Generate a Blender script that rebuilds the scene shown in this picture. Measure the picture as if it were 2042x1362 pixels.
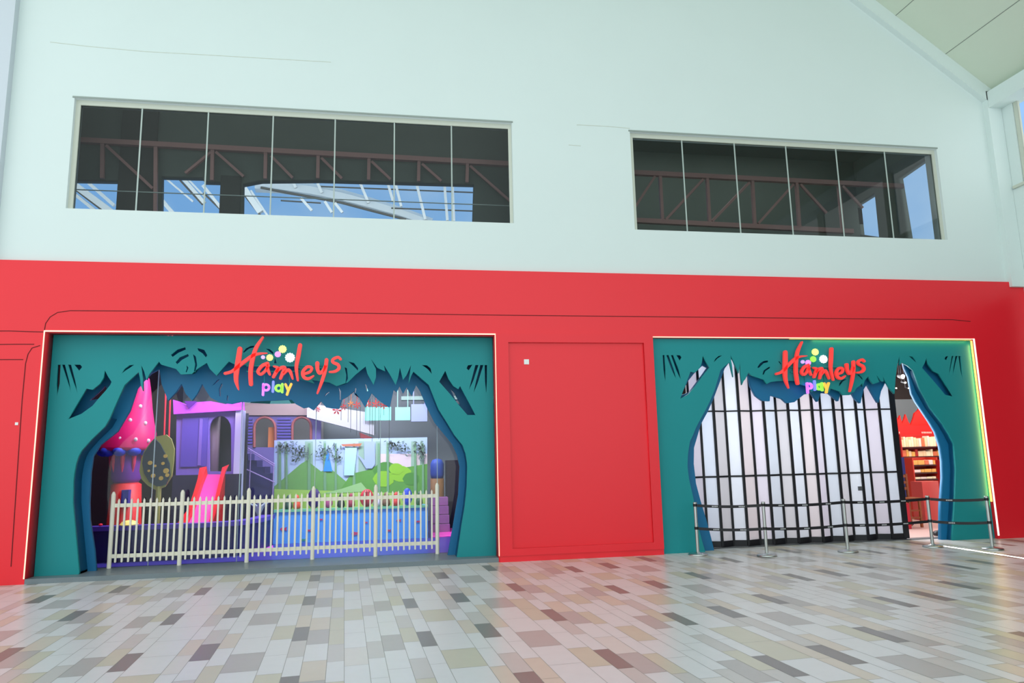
import bpy, bmesh, math, random
from mathutils import Vector, Matrix
random.seed(7)
for o in list(bpy.data.objects): bpy.data.objects.remove(o)
SC = bpy.context.scene
# ---------------------------------------------------------------- camera
YAW, PIT, ROL, F = -0.1709423711642944, 0.16073075056243205, 0.022281145247697042, 1430.0584407931872
CX, CY, H, D = 1021.0, 681.0, 1.75, 12.522060785
TURN = 0.05980891676089461                      # the paving is laid 3.4 degrees off the facade
cy, sy, cp, sp, cr, sr = math.cos(YAW), math.sin(YAW), math.cos(PIT), math.sin(PIT), math.cos(ROL), math.sin(ROL)
fwd = Vector((-sy*cp, cy*cp, sp)); rt = Vector((cy, sy, 0)); dn = -rt.cross(fwd)
R_ = cr*rt + sr*dn; D_ = -sr*rt + cr*dn
CAMP = Vector((0, -D, H))
cam = bpy.data.cameras.new('camera'); camo = bpy.data.objects.new('camera', cam); SC.collection.objects.link(camo)
cam.sensor_width = 36; cam.sensor_fit = 'HORIZONTAL'; cam.lens = F/2042*36; cam.clip_end = 300
mw = Matrix.Identity(4)
for i in range(3):
    mw[i][0] = R_[i]; mw[i][1] = -D_[i]; mw[i][2] = -fwd[i]; mw[i][3] = CAMP[i]
camo.matrix_world = mw; SC.camera = camo
# ---------------------------------------------------------------- world: bright overcast skylight, blue sky to the north
W = bpy.data.worlds.new('world'); SC.world = W; W.use_nodes = True
nt = W.node_tree; nt.nodes.clear()
out = nt.nodes.new('ShaderNodeOutputWorld'); bg = nt.nodes.new('ShaderNodeBackground')
tc = nt.nodes.new('ShaderNodeTexCoord'); sep = nt.nodes.new('ShaderNodeSeparateXYZ')
ry = nt.nodes.new('ShaderNodeValToRGB'); ry.color_ramp.elements[0].position = 0.50; ry.color_ramp.elements[1].position = 0.56
mr = nt.nodes.new('ShaderNodeMapRange'); mr.inputs[1].default_value = -1; mr.inputs[2].default_value = 1
ry.color_ramp.elements[0].color = (0.90, 0.99, 1.0, 1); ry.color_ramp.elements[1].color = (0.165, 0.36, 0.68, 1)
nz = nt.nodes.new('ShaderNodeTexNoise'); nz.inputs['Scale'].default_value = 5; nz.inputs['Detail'].default_value = 5
cl = nt.nodes.new('ShaderNodeMixRGB'); cl.inputs[2].default_value = (0.42, 0.56, 0.74, 1)
cm = nt.nodes.new('ShaderNodeMath'); cm.operation = 'MULTIPLY_ADD'; cm.inputs[1].default_value = 2.2; cm.inputs[2].default_value = -0.95; cm.use_clamp = True
fin = nt.nodes.new('ShaderNodeMixRGB')
nt.links.new(tc.outputs['Generated'], sep.inputs[0]); nt.links.new(sep.outputs['Y'], mr.inputs[0]); nt.links.new(mr.outputs[0], ry.inputs[0])
nt.links.new(tc.outputs['Generated'], nz.inputs['Vector']); nt.links.new(nz.outputs['Fac'], cm.inputs[0])
nt.links.new(cm.outputs[0], cl.inputs[0]); cl.inputs[1].default_value = (0.165, 0.36, 0.68, 1)
nt.links.new(ry.outputs[0], fin.inputs[1]); nt.links.new(cl.outputs[0], fin.inputs[2])
r2 = nt.nodes.new('ShaderNodeValToRGB'); r2.color_ramp.elements[0].position = 0.50; r2.color_ramp.elements[1].position = 0.56
nt.links.new(mr.outputs[0], r2.inputs[0]); nt.links.new(r2.outputs[0], fin.inputs[0])
nt.links.new(fin.outputs[0], bg.inputs[0]); bg.inputs[1].default_value = 1.32
nt.links.new(bg.outputs[0], out.inputs[0])

def area(name, loc, direction, sx, sy, power, col, spread=180):
    l = bpy.data.lights.new(name, 'AREA'); l.shape = 'RECTANGLE'; l.size = sx; l.size_y = sy; l.energy = power; l.color = col
    l.spread = math.radians(spread)
    o = bpy.data.objects.new(name, l); SC.collection.objects.link(o); o.location = loc
    o.rotation_euler = Vector(direction).to_track_quat('-Z', 'Y').to_euler()
    return o
# skylight of the atrium roof, high above and behind the visitor
area('skylight_glow', (2.5, -9, 15.5), (0.15, 0.62, -0.78), 14, 9, 40, (0.98, 1.0, 0.97))
# narrow overhead lamp added to lay the sun streak on the floor
area('sun_streak_lamp', (9.92, -1.75, 5.4), (0, 0, -1), 0.03, 2.4, 26, (1.0, 0.97, 0.86), 1)
VS = SC.view_settings; SC.display_settings.display_device = 'sRGB'
VS.view_transform = 'Standard'; VS.look = 'None'; VS.exposure = 0.11; VS.gamma = 1.0; VS.use_curve_mapping = False
SC.cycles.max_bounces = 8; SC.cycles.transparent_max_bounces = 12; SC.cycles.use_denoising = True

# ---------------------------------------------------------------- helpers
def at(px, py, Y):                               # the point of the vertical plane at depth Y that the photo shows at (px, py)
    d = ((px-CX)/F)*R_ + ((py-CY)/F)*D_ + fwd
    return CAMP + d*((Y+D)/d.y)
def xz(px, py, Y):
    p = at(px, py, Y); return (p.x, p.z)
def onz(px, py, Z=0.0):
    d = ((px-CX)/F)*R_ + ((py-CY)/F)*D_ + fwd
    return CAMP + d*((Z-H)/d.z)
def onx(px, py, X):
    d = ((px-CX)/F)*R_ + ((py-CY)/F)*D_ + fwd
    return CAMP + d*(X/d.x)
def zm(ox, oy, s, pts): return [(ox+a/s, oy+b/s) for a, b in pts]
def lin(c):
    return tuple((v/255/12.92 if v/255 <= 0.04045 else ((v/255+0.055)/1.055)**2.4) for v in c)
MATS = {}
def mat(name, rgb, rough=0.6, metal=0.0, spec=0.5, emit=0.0, ecol=None, noise=0.0, nscale=3.0, bump=0.0):
    if name in MATS: return MATS[name]
    m = bpy.data.materials.new(name); m.use_nodes = True; MATS[name] = m
    n = m.node_tree; b = n.nodes['Principled BSDF']
    c = lin(rgb); b.inputs['Base Color'].default_value = (*c, 1)
    b.inputs['Roughness'].default_value = rough; b.inputs['Metallic'].default_value = metal
    b.inputs['Specular IOR Level'].default_value = spec
    if emit:
        b.inputs['Emission Color'].default_value = (*lin(ecol or rgb), 1); b.inputs['Emission Strength'].default_value = emit
    if noise or bump:
        t = n.nodes.new('ShaderNodeTexCoord'); z = n.nodes.new('ShaderNodeTexNoise'); z.inputs['Scale'].default_value = nscale
        z.inputs['Detail'].default_value = 6; n.links.new(t.outputs['Object'], z.inputs['Vector'])
        if noise:
            r = n.nodes.new('ShaderNodeMixRGB'); r.inputs[1].default_value = (*[v*(1-noise) for v in c], 1)
            r.inputs[2].default_value = (*[min(1, v*(1+noise)) for v in c], 1)
            n.links.new(z.outputs['Fac'], r.inputs[0]); n.links.new(r.outputs[0], b.inputs['Base Color'])
        if bump:
            u = n.nodes.new('ShaderNodeBump'); u.inputs['Strength'].default_value = bump; u.inputs['Distance'].default_value = 0.02
            n.links.new(z.outputs['Fac'], u.inputs['Height']); n.links.new(u.outputs[0], b.inputs['Normal'])
    return m
def glass(name, tint=(1, 1, 1), ior=1.35, rough=0.0):
    m = bpy.data.materials.new(name); m.use_nodes = True; n = m.node_tree; n.nodes.clear()
    o = n.nodes.new('ShaderNodeOutputMaterial'); mx = n.nodes.new('ShaderNodeMixShader'); t = n.nodes.new('ShaderNodeBsdfTransparent')
    g = n.nodes.new('ShaderNodeBsdfGlossy'); fr = n.nodes.new('ShaderNodeFresnel'); fr.inputs[0].default_value = ior
    t.inputs[0].default_value = (*tint, 1); g.inputs['Roughness'].default_value = rough
    n.links.new(fr.outputs[0], mx.inputs[0]); n.links.new(t.outputs[0], mx.inputs[1]); n.links.new(g.outputs[0], mx.inputs[2])
    n.links.new(mx.outputs[0], o.inputs[0]); return m
def tag(o, label=None, cat=None, group=None, kind=None):
    if label: o['label'] = label
    if cat: o['category'] = cat
    if group: o['group'] = group
    if kind: o['kind'] = kind
    return o
def thing(name, label, cat, loc=(0, 0, 0), group=None):
    o = bpy.data.objects.new(name, None); SC.collection.objects.link(o); o.location = loc; o.empty_display_size = 0.1
    return tag(o, label, cat, group)
def link(name, me, m, parent=None):
    o = bpy.data.objects.new(name, me); SC.collection.objects.link(o)
    for q in (m if isinstance(m, (list, tuple)) else [m]): me.materials.append(q)
    if parent is not None:
        o.parent = parent; off = Vector(parent.location)
        p = parent.parent
        while p is not None: off += Vector(p.location); p = p.parent
        for v in me.vertices: v.co -= off
    return o
def obj(name, bm, m, parent=None, smooth=False):
    bmesh.ops.recalc_face_normals(bm, faces=bm.faces)
    me = bpy.data.meshes.new(name)
    if smooth:
        for f in bm.faces: f.smooth = True
    bm.to_mesh(me); bm.free()
    return link(name, me, m, parent)
def B(): return bmesh.new()
def box(bm, x0, x1, y0, y1, z0, z1, mi=0):
    v = [bm.verts.new((x, y, z)) for x in (x0, x1) for y in (y0, y1) for z in (z0, z1)]
    for q in ((0, 1, 3, 2), (4, 6, 7, 5), (0, 4, 5, 1), (2, 3, 7, 6), (0, 2, 6, 4), (1, 5, 7, 3)):
        f = bm.faces.new([v[i] for i in q]); f.material_index = mi
    return bm
def prism(bm, pts, y0, y1):                      # pts in (X, Z)
    a = [bm.verts.new((x, y0, z)) for x, z in pts]; b = [bm.verts.new((x, y1, z)) for x, z in pts]
    n = len(pts)
    bm.faces.new(a); bm.faces.new(list(reversed(b)))
    for i in range(n): bm.faces.new((a[i], b[i], b[(i+1) % n], a[(i+1) % n]))
    return bm
def pprism(bm, px, Y, th): return prism(bm, [xz(a, b, Y) for a, b in px], Y, Y+th)
def hexa(bm, p):                                 # 8 points: bottom 4 then top 4
    v = [bm.verts.new(q) for q in p]
    for q in ((0, 1, 2, 3), (4, 7, 6, 5), (0, 4, 5, 1), (1, 5, 6, 2), (2, 6, 7, 3), (3, 7, 4, 0)): bm.faces.new([v[i] for i in q])
def tube(bm, pts, r, seg=10, caps=True):
    pts = [Vector(p) for p in pts]; rs = r if isinstance(r, (list, tuple)) else [r]*len(pts); rings = []
    for i, p in enumerate(pts):
        d = (pts[min(i+1, len(pts)-1)]-pts[max(i-1, 0)]).normalized()
        u = d.orthogonal().normalized() if i == 0 else (u - d*u.dot(d)).normalized()
        w = d.cross(u)
        rings.append([bm.verts.new(p+rs[i]*(math.cos(2*math.pi*k/seg)*u+math.sin(2*math.pi*k/seg)*w)) for k in range(seg)])
    for a, b in zip(rings, rings[1:]):
        for k in range(seg): bm.faces.new((a[k], a[(k+1) % seg], b[(k+1) % seg], b[k]))
    if caps: bm.faces.new(rings[0]); bm.faces.new(list(reversed(rings[-1])))
    return bm
def lathe(bm, prof, c=(0, 0, 0), seg=28, shear=(0, 0)):
    rings = []
    for r, z in prof:
        rings.append([bm.verts.new((c[0]+shear[0]*z+max(r, 1e-4)*math.cos(2*math.pi*k/seg), c[1]+shear[1]*z+max(r, 1e-4)*math.sin(2*math.pi*k/seg), c[2]+z)) for k in range(seg)])
    for a, b in zip(rings, rings[1:]):
        for k in range(seg): bm.faces.new((a[k], a[(k+1) % seg], b[(k+1) % seg], b[k]))
    bm.faces.new(rings[0]); bm.faces.new(list(reversed(rings[-1])))
    return bm
def ball(bm, c, rx, ry, rz, seg=14):
    r = bmesh.ops.create_uvsphere(bm, u_segments=seg, v_segments=max(6, seg//2+2), radius=1)
    for v in r['verts']: v.co = Vector((c[0]+v.co.x*rx, c[1]+v.co.y*ry, c[2]+v.co.z*rz))
    return bm
def board(name, loops, y0, y1, mats, parent):    # loops of (X, Z); first is the outline, the others are holes
    cu = bpy.data.curves.new(name, 'CURVE'); cu.dimensions = '2D'; cu.fill_mode = 'BOTH'; cu.extrude = (y1-y0)/2
    for lp in loops:
        s = cu.splines.new('POLY'); s.points.add(len(lp)-1); s.use_cyclic_u = True
        for i, (x, z) in enumerate(lp): s.points[i].co = (x, z, 0, 1)
    t = bpy.data.objects.new('tmp', cu); SC.collection.objects.link(t)
    me = bpy.data.meshes.new_from_object(t.evaluated_get(bpy.context.evaluated_depsgraph_get()))
    bpy.data.objects.remove(t); bpy.data.curves.remove(cu)
    for v in me.vertices: v.co = Vector((v.co.x, (y0+y1)/2+v.co.z, v.co.y))
    bm = B(); bm.from_mesh(me); bmesh.ops.remove_doubles(bm, verts=bm.verts, dist=1e-5); bmesh.ops.recalc_face_normals(bm, faces=bm.faces)
    bm.normal_update()
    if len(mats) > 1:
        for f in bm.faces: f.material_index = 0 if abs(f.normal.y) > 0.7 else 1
    bm.to_mesh(me); bm.free(); me.materials.clear(); me.name = name
    return link(name, me, mats, parent)
def ribbon(bm, pts, ws, y0, y1, n=6):            # a brush stroke of changing width with round ends, standing proud by y1-y0
    P = [Vector(p) for p in pts]; Q = []; WW = []
    for i in range(len(P)-1):                    # Catmull-Rom smoothing
        a, b, c, d = P[max(i-1, 0)], P[i], P[i+1], P[min(i+2, len(P)-1)]
        for k in range(n):
            t = k/n
            Q.append(0.5*((2*b)+(-a+c)*t+(2*a-5*b+4*c-d)*t*t+(-a+3*b-3*c+d)*t**3)); WW.append(ws[i]*(1-t)+ws[i+1]*t)
    Q.append(P[-1]); WW.append(ws[-1])
    L, Rr = [], []
    for i, q in enumerate(Q):
        d = (Q[min(i+1, len(Q)-1)]-Q[max(i-1, 0)]).normalized(); nn = Vector((-d.y, d.x))
        L.append(q+nn*WW[i]/2); Rr.append(q-nn*WW[i]/2)
    d0 = (Q[1]-Q[0]).normalized(); d1 = (Q[-1]-Q[-2]).normalized()
    fa = [bm.verts.new((p.x, y0, p.y)) for p in L]; fb = [bm.verts.new((p.x, y0, p.y)) for p in Rr]
    ba = [bm.verts.new((p.x, y1, p.y)) for p in L]; bb = [bm.verts.new((p.x, y1, p.y)) for p in Rr]
    for i in range(len(Q)-1):
        bm.faces.new((fa[i], fa[i+1], fb[i+1], fb[i])); bm.faces.new((ba[i], bb[i], bb[i+1], ba[i+1]))
        bm.faces.new((fa[i], ba[i], ba[i+1], fa[i+1])); bm.faces.new((fb[i], fb[i+1], bb[i+1], bb[i]))
    bm.faces.new((fa[0], fb[0], bb[0], ba[0])); bm.faces.new((fa[-1], ba[-1], bb[-1], fb[-1]))
    for q, w in ((Q[0], WW[0]), (Q[-1], WW[-1])):
        disc(bm, q, w/2, y0-0.0005, y1, 14)
    return bm
def disc(bm, c, r, y0, y1, seg=20, teeth=0):
    pts = []
    for k in range(seg):
        a = 2*math.pi*k/seg; rr = r*(1 + (0.09*math.cos(a*teeth) if teeth else 0)); pts.append((c[0]+rr*math.cos(a), c[1]+rr*math.sin(a)))
    return prism(bm, pts, y0, y1)
def copy_tree(o, parent=None):
    c = o.copy(); SC.collection.objects.link(c)
    if parent is not None: c.parent = parent
    for ch in o.children: copy_tree(ch, c)
    return c

# ---------------------------------------------------------------- materials
M_WHITE = mat('white_wall_paint', (221, 234, 232), 0.75, spec=0.3, noise=0.02, nscale=0.7, bump=0.03)
M_SOFFIT = mat('ceiling_panel', (214, 226, 208), 0.8, noise=0.02)
M_RED = mat('glossy_red_paint', (242, 30, 46), 0.36, spec=0.55, noise=0.02, nscale=1.0)
M_REDD = mat('groove_shade_red', (110, 6, 14), 0.7)
M_TEAL = mat('teal_board_paint', (28, 144, 148), 0.5, spec=0.3, noise=0.03, nscale=1.5)
M_BLUE = mat('petrol_blue_board_paint', (20, 112, 160), 0.5, spec=0.4, noise=0.03)
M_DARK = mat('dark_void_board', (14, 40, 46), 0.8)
M_METALF = mat('window_frame_paint', (205, 210, 196), 0.5)
M_BLACK = mat('black_powder_coat', (16, 17, 24), 0.45)
M_FENCE = mat('cream_fence_paint', (242, 238, 220), 0.5, noise=0.02)
M_STEEL = mat('brushed_steel', (196, 202, 200), 0.28, metal=1.0)
M_GREY = mat('grey_granite', (116, 128, 134), 0.35, noise=0.12, nscale=60)

# ---------------------------------------------------------------- floor
TC = dict(L=(216, 216, 214), b=(213, 209, 202), G=(198, 194, 188), M=(182, 178, 173), Y=(200, 196, 176), B=(208, 198, 182), D=(134, 131, 126))
tm = []
for k, c in TC.items(): tm.append(mat('floor_tile_'+{'L': 'pale', 'b': 'ivory', 'G': 'grey', 'M': 'midgrey', 'Y': 'olive', 'B': 'beige', 'D': 'dark'}[k], c, 0.30, spec=0.5, noise=0.035, nscale=9))
tm.append(mat('floor_grout', (158, 158, 150), 0.6)); key = {k: i for i, k in enumerate(TC)}
COLS = [(0, .15, .84, 'DLL'), (.15, .48, .04, 'YLL'), (.48, .63, .61, 'GBL'), (.63, .81, .99, 'DGL'), (.81, .97, .15, 'LLB'), (.97, 1.28, .50, 'MLL'),
        (1.28, 1.49, .35, 'LLY'), (1.49, 1.64, .23, 'LGD'), (1.64, 1.85, .04, 'BLM'), (1.85, 2.00, .58, 'GYL'), (2.00, 2.21, .40, 'YLL'), (2.21, 2.36, .58, 'GLL'),
        (2.36, 2.56, .18, 'LML'), (2.56, 2.72, .45, 'LYG')]
# each entry: x0, x1, top of the first tile (mod 1.845), colours of the tiles whose tops are phase, phase+.615, phase+1.23
bm = B(); ct, st = math.cos(TURN), math.sin(TURN); g = 0.0022; T3 = 0.615
def fw(x, y, z=0.0): return (x*ct-y*st, x*st+y*ct, z)
for pi in range(-4, 7):
    for (x0, x1, ph, cs) in COLS:
        a, b = pi*2.72+x0, pi*2.72+x1
        for r in range(-26, 3):
            top = ph + r*T3; c = cs[r % 3]
            if c in 'LGBY' and random.random() < 0.16: c = random.choice('LbGYBL')
            x, y, _ = fw((a+b)/2, top)
            if y > 0.9 or x > 13.4 or x < -11: continue
            f = bm.faces.new([bm.verts.new(fw(p, q)) for p, q in ((a+g, top-T3+g), (b-g, top-T3+g), (b-g, top-g), (a+g, top-g))])
            f.material_index = key[c]
f = bm.faces.new([bm.verts.new(p) for p in ((-12, -14.5, -0.0015), (14, -14.5, -0.0015), (14, 8.4, -0.0015), (-12, 8.4, -0.0015))]); f.material_index = 7
tag(obj('floor', bm, tm), kind='structure')

# ---------------------------------------------------------------- red cladding with two openings, central panel
RX0, RX1, RT = -9.0, 12.95, 5.115
PL, PR = (-5.5, 1.85, 3.93), (4.80, 11.6, 3.90)       # openings: left, right, top
clad = thing('shopfront_cladding', 'glossy red shopfront wall with two big openings under the white wall', 'shopfront', (3.3, 0, 0))
bm = B()
ol = [(RX0, 0), (RX0, RT), (12.62, RT), (12.66, 5.0), (RX1, 5.0), (RX1, 0), (PR[1], 0), (PR[1], PR[2]), (PR[0], PR[2]), (PR[0], 0), (PL[1], 0), (PL[1], PL[2]), (PL[0], PL[2]), (PL[0], 0)]
board('wall_facing', [ol], 0.0, 0.30, [M_RED], clad)
def groove_shade(px, name='groove_shade'):  # dark red beads; their colour stands for the shade in the grooves
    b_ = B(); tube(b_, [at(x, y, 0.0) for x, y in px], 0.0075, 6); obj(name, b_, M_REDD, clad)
groove_shade([(88, 662), (91, 645), (100, 632), (115, 623), (140, 619.5), (500, 621.5), (1000, 628.5), (1500, 633.5), (1900, 637.5), (1935, 641)])
groove_shade([(-20, 660), (20, 660), (62, 661.5), (86, 662)])
groove_shade([(-20, 687), (30, 686.5), (68, 686.5)])
groove_shade([(-20, 717), (25, 717), (46, 717)])
groove_shade([(80, 689), (64, 694), (56, 706), (51, 725), (44, 800), (34, 950), (22, 1130)])
# central panel: proud border, recessed sheet, plinth
bm = B()
i0, i1, zt, zb = xz(1013, 683, -.02)[0], xz(1283, 684, -.02)[0], xz(1150, 683.5, -.02)[1], xz(1160, 1088, -.02)[1]
t0, t1 = PL[1]+0.015, PR[0]
board('panel_border', [[(t0, 0.10), (t0, PL[2]+.02), (t1, PL[2]+.02), (t1, 0.10)], [(i0, zb), (i0, zt), (i1, zt), (i1, zb)]], -0.05, -0.001, [M_RED], clad)
bm = B(); box(bm, t0, t1, -0.03, -0.0005, 0.0, 0.098); obj('plinth', bm, M_RED, clad)
q = at(1050, 721.5, -0.012); bm = B(); box(bm, q.x-.045, q.x+.045, -0.012, -0.0005, q.z-.045, q.z+.045)
tag(obj('access_sensor', bm, mat('white_plastic', (238, 242, 240), 0.4)), 'small white square box on the red panel, near its upper left corner', 'sensor')
q = at(33, 845, -0.01); bm = B(); box(bm, q.x-.022, q.x+.022, -0.012, -0.0005, q.z-.022, q.z+.022)
tag(obj('access_sensor', bm, MATS['white_plastic']), 'tiny white square box on the red wall left of the fenced opening', 'sensor')
# light strips round the openings
M_LED = mat('warm_light_strip', (255, 214, 190), 0.5, emit=0.85, ecol=(255, 196, 168))
M_LEDB = mat('bright_light_strip', (255, 225, 215), 0.5, emit=1.3, ecol=(255, 214, 204))
M_LEDY = mat('yellow_light_strip', (255, 225, 120), 0.5, emit=1.5, ecol=(222, 206, 100))
w = 0.018
for nm, bx, m_ in (('light_strip', (PL[0]-w, PL[1]+w, PL[2], PL[2]+.022), M_LED), ('light_strip', (PL[0]-w, PL[0], 0.08, PL[2]), M_LED),
               ('light_strip', (PL[1], PL[1]+w, 0.10, PL[2]), M_LED), ('light_strip', (PR[0]+.01, PR[1]+w, PR[2], PR[2]+.018), M_LED), ('light_strip', (PR[1], PR[1]+.035, 0.06, PR[2]+.018), M_LEDB)):
    bm = B(); box(bm, bx[0], bx[1], -0.008, -0.0002 if bx[0] != PL[1] else -0.0002, bx[2], bx[3]); obj(nm, bm, m_, clad)
bm = B(); box(bm, PR[1]-.012, PR[1]-.001, 0.02, 0.06, 0.7, PR[2]-.02); obj('inner_light_strip', bm, M_LEDY, clad)
bm = B(); box(bm, 7.6, PR[1]-.02, 0.02, 0.05, PR[2]-.012, PR[2]-.001); obj('inner_light_strip', bm, mat('dim_yellow_light_strip', (255, 225, 120), 0.5, emit=0.45, ecol=(205, 205, 110)), clad)

area('jamb_glow', (PR[1]-.02, .03, 2.2), (-1, .25, 0), .02, 3.2, 5, (1, .50, .10))
area('head_glow', (9.8, .03, PR[2]-.02), (0, .25, -1), 3.4, .02, 2.2, (1, .6, .14))
# ---------------------------------------------------------------- kerb and play area floor
bm = B(); box(bm, PL[0]+.002, PL[1]-.002, 0.0, 0.98, 0.0, 0.075)
k_ = obj('stone_kerb', bm, M_GREY); tag(k_, 'grey stone step across the bottom of the fenced opening', 'step')

# ---------------------------------------------------------------- left tree portal
GY, BY = 0.29, 0.62
def Z1(p): return zm(40, 650, 4.084, p)
def Z2(p): return zm(500, 650, 4.084, p)
tree = thing('tree_portal', 'teal tree-shaped portal framing the fenced play area', 'portal', (-1.8, .3, .075))
op = [(157.5, 1150), (157.5, 1141), (150, 1059), (145, 1003), (146, 960), (147.7, 944)] + Z1([(455, 1120), (475, 1060), (500, 1015), (580, 925), (690, 820), (730, 750), (760, 680), (800, 590), (850, 480), (965, 375), (975, 420), (985, 490), (1000, 530), (1000, 430), (985, 315), (1010, 370), (1030, 440), (1050, 395), (1130, 290), (1150, 315), (1270, 350), (1310, 395), (1400, 390), (1450, 345), (1520, 300), (1545, 350), (1600, 405), (1650, 345), (1700, 290)]) + [(468, 727), (510, 729), (588, 730)] + \
     Z2([(390, 430), (460, 450), (520, 470), (500, 440), (640, 460), (700, 490), (790, 460), (850, 400), (935, 330), (950, 390), (1000, 480), (1020, 420), (1020, 350), (980, 270), (1030, 340), (1095, 370), (1085, 320), (1130, 390), (1180, 480), (1200, 420), (1215, 340), (1240, 440), (1270, 400), (1305, 320), (1290, 420), (1285, 470), (1310, 400), (1325, 372), (1450, 480), (1490, 580), (1530, 680), (1600, 790), (1660, 890), (1725, 970), (1750, 1040), (1762, 1110)]) + \
     [(932, 930), (931, 970), (927, 1010), (921, 1045), (911, 1113), (910, 1122)]
opx = [xz(a, b, GY) for a, b in op]
opx[0] = (opx[1][0], 0.0751); opx[-1] = (opx[-2][0], 0.0751); opx = [(x, max(z, .0751)) for x, z in opx]; opx = [p for i, p in enumerate(opx) if i == 0 or p != opx[i-1]]
outl = [(PL[0]+.004, 0.0751), (PL[0]+.004, PL[2]-.004), (PL[1]-.004, PL[2]-.004), (PL[1]-.004, 0.0751)]
h1 = [[(305, 315), (330, 315), (322, 470), (300, 580), (296, 470)], [(340, 315), (365, 315), (400, 450), (415, 545), (385, 450)], [(390, 315), (415, 315), (450, 450), (468, 550), (435, 460)],
      [(440, 315), (490, 315), (505, 335), (480, 365)], [(825, 390), (850, 350), (890, 320), (930, 315), (895, 340), (860, 362)],
      [(690, 360), (715, 410), (745, 455), (735, 480), (690, 535), (640, 590), (590, 650), (500, 715), (390, 760), (450, 660), (540, 510), (590, 520), (650, 470), (680, 420)],
      [(1228, 235), (1280, 192), (1345, 172), (1350, 192), (1290, 218), (1242, 252)], [(1266, 295), (1300, 255), (1368, 228), (1374, 246), (1320, 275), (1280, 312)],
      [(1445, 180), (1500, 195), (1525, 240), (1512, 255), (1485, 222), (1450, 200)], [(1408, 230), (1432, 250), (1442, 320), (1425, 378), (1415, 370), (1425, 310)], [(1355, 320), (1372, 340), (1355, 380), (1348, 372), (1358, 345)]]
h2 = [[(1905, 318), (1925, 318), (1924, 450), (1918, 550), (1908, 450)], [(1870, 318), (1895, 318), (1850, 460), (1815, 545), (1835, 450)], [(1830, 318), (1855, 318), (1815, 440), (1778, 520), (1800, 430)],
      [(1805, 315), (1775, 362), (1758, 345), (1770, 320)], [(1395, 318), (1435, 320), (1465, 345), (1475, 390), (1440, 350)],
      [(1585, 365), (1610, 430), (1650, 490), (1690, 515), (1705, 490), (1770, 610), (1830, 725), (1765, 725), (1700, 650), (1620, 550), (1535, 455)],
      [(795, 290), (840, 300), (875, 345), (872, 362), (835, 325)], [(765, 335), (783, 345), (792, 430), (772, 468), (778, 400)]]
h3 = [[(440, 285), (480, 235), (540, 205), (595, 200), (590, 220), (520, 240), (452, 295)], [(750, 240), (800, 245), (850, 290), (850, 320), (800, 280)], [(872, 360), (897, 440), (862, 440)]]
holes = [[xz(a, b, GY) for a, b in Z1(h)] for h in h1] + [[xz(a, b, GY) for a, b in Z2(h)] for h in h2] + [[xz(a, b, GY) for a, b in zm(420, 660, 6.807, h)] for h in h3]
front = outl[:2] + outl[2:] + list(reversed(opx))
board('front_board', [front]+holes, GY, GY+.06, [M_TEAL, M_DARK], tree)
ib = [(190.6, 1145), (190.6, 1137.5), (187, 1096), (178, 1037), (177, 1003), (179.6, 944), (184.5, 909.6), (199, 887.5), (233.4, 860.6), (258, 819), (272.6, 775), (283, 762), (300, 745), (318, 735), (322, 765), (335, 799), (352, 780), (362, 765), (370, 785), (383, 799), (393, 785), (403, 765), (410, 778), (420, 793), (437, 802), (461, 805.5), (480, 801), (500, 801), (535, 799), (581, 797), (590, 806), (605, 814), (615, 812), (625, 818), (640, 800), (650, 812), (662, 814), (676, 815), (682, 797), (694, 790), (706, 780), (716, 793), (728, 812), (733, 800), (741, 784), (752, 795), (765, 805), (777, 813), (781, 795), (785, 777), (791, 782), (797, 770), (803.6, 785), (811, 772), (821, 789.6), (830, 768), (838, 780), (850, 809), (867, 843), (901.5, 885), (912, 908), (917, 931), (914, 987), (904, 1046), (893, 1113), (892, 1120)]
ibx = [xz(a, b, BY) for a, b in ib]; ibx[0] = (ibx[1][0], .0751); ibx[-1] = (ibx[-2][0], .0751); ibx = [(x, max(z, .0751)) for x, z in ibx]; ibx = [p for i, p in enumerate(ibx) if i == 0 or p != ibx[i-1]]
hole_b = [[xz(a, b, BY) for a, b in h] for h in ([(177, 799), (200, 778), (209, 768), (213, 776), (198, 795)], [(898, 775), (906, 782), (918, 806), (912, 806)])]
for sl_ in (Z1([(1640, 465), (1650, 480), (1632, 520), (1635, 575), (1622, 570), (1618, 510)]), Z1([(1560, 490), (1600, 445), (1622, 432), (1622, 442), (1590, 470)]), Z1([(1685, 560), (1697, 575), (1692, 610), (1682, 605)]), Z2([(715, 500), (735, 530), (733, 600), (722, 600), (722, 545)]), Z2([(595, 575), (615, 545), (640, 532), (640, 542), (612, 565)]), Z2([(850, 500), (862, 510), (850, 560), (842, 555)]), Z2([(930, 470), (942, 480), (955, 530), (945, 535)])):
    hole_b.append([xz(a, b, BY) for a, b in sl_])
board('inner_board', [[(PL[0]+.03, .0751), (PL[0]+.03, PL[2]-.02), (PL[1]-.02, PL[2]-.02), (PL[1]-.02, .0751)] + list(reversed(ibx))]+hole_b, BY, BY+.08, [M_BLUE], tree)
# reveal strips joining the two boards along the trunks and the leaf line
def reveal(pa, y0, y1, m, parent):
    b_ = B(); p0 = [b_.verts.new((x, y0, z)) for x, z in pa]; p1 = [b_.verts.new((x, y1, z)) for x, z in pa]
    for i in range(len(pa)-1): b_.faces.new((p0[i], p0[i+1], p1[i+1], p1[i]))
    r = bmesh.ops.solidify(b_, geom=b_.faces[:], thickness=0.012)
    obj('reveal', b_, m, parent)
reveal(opx[:12], GY+.06, BY, M_BLUE, tree); reveal(opx[-14:], GY+.06, BY, M_BLUE, tree)

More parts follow.
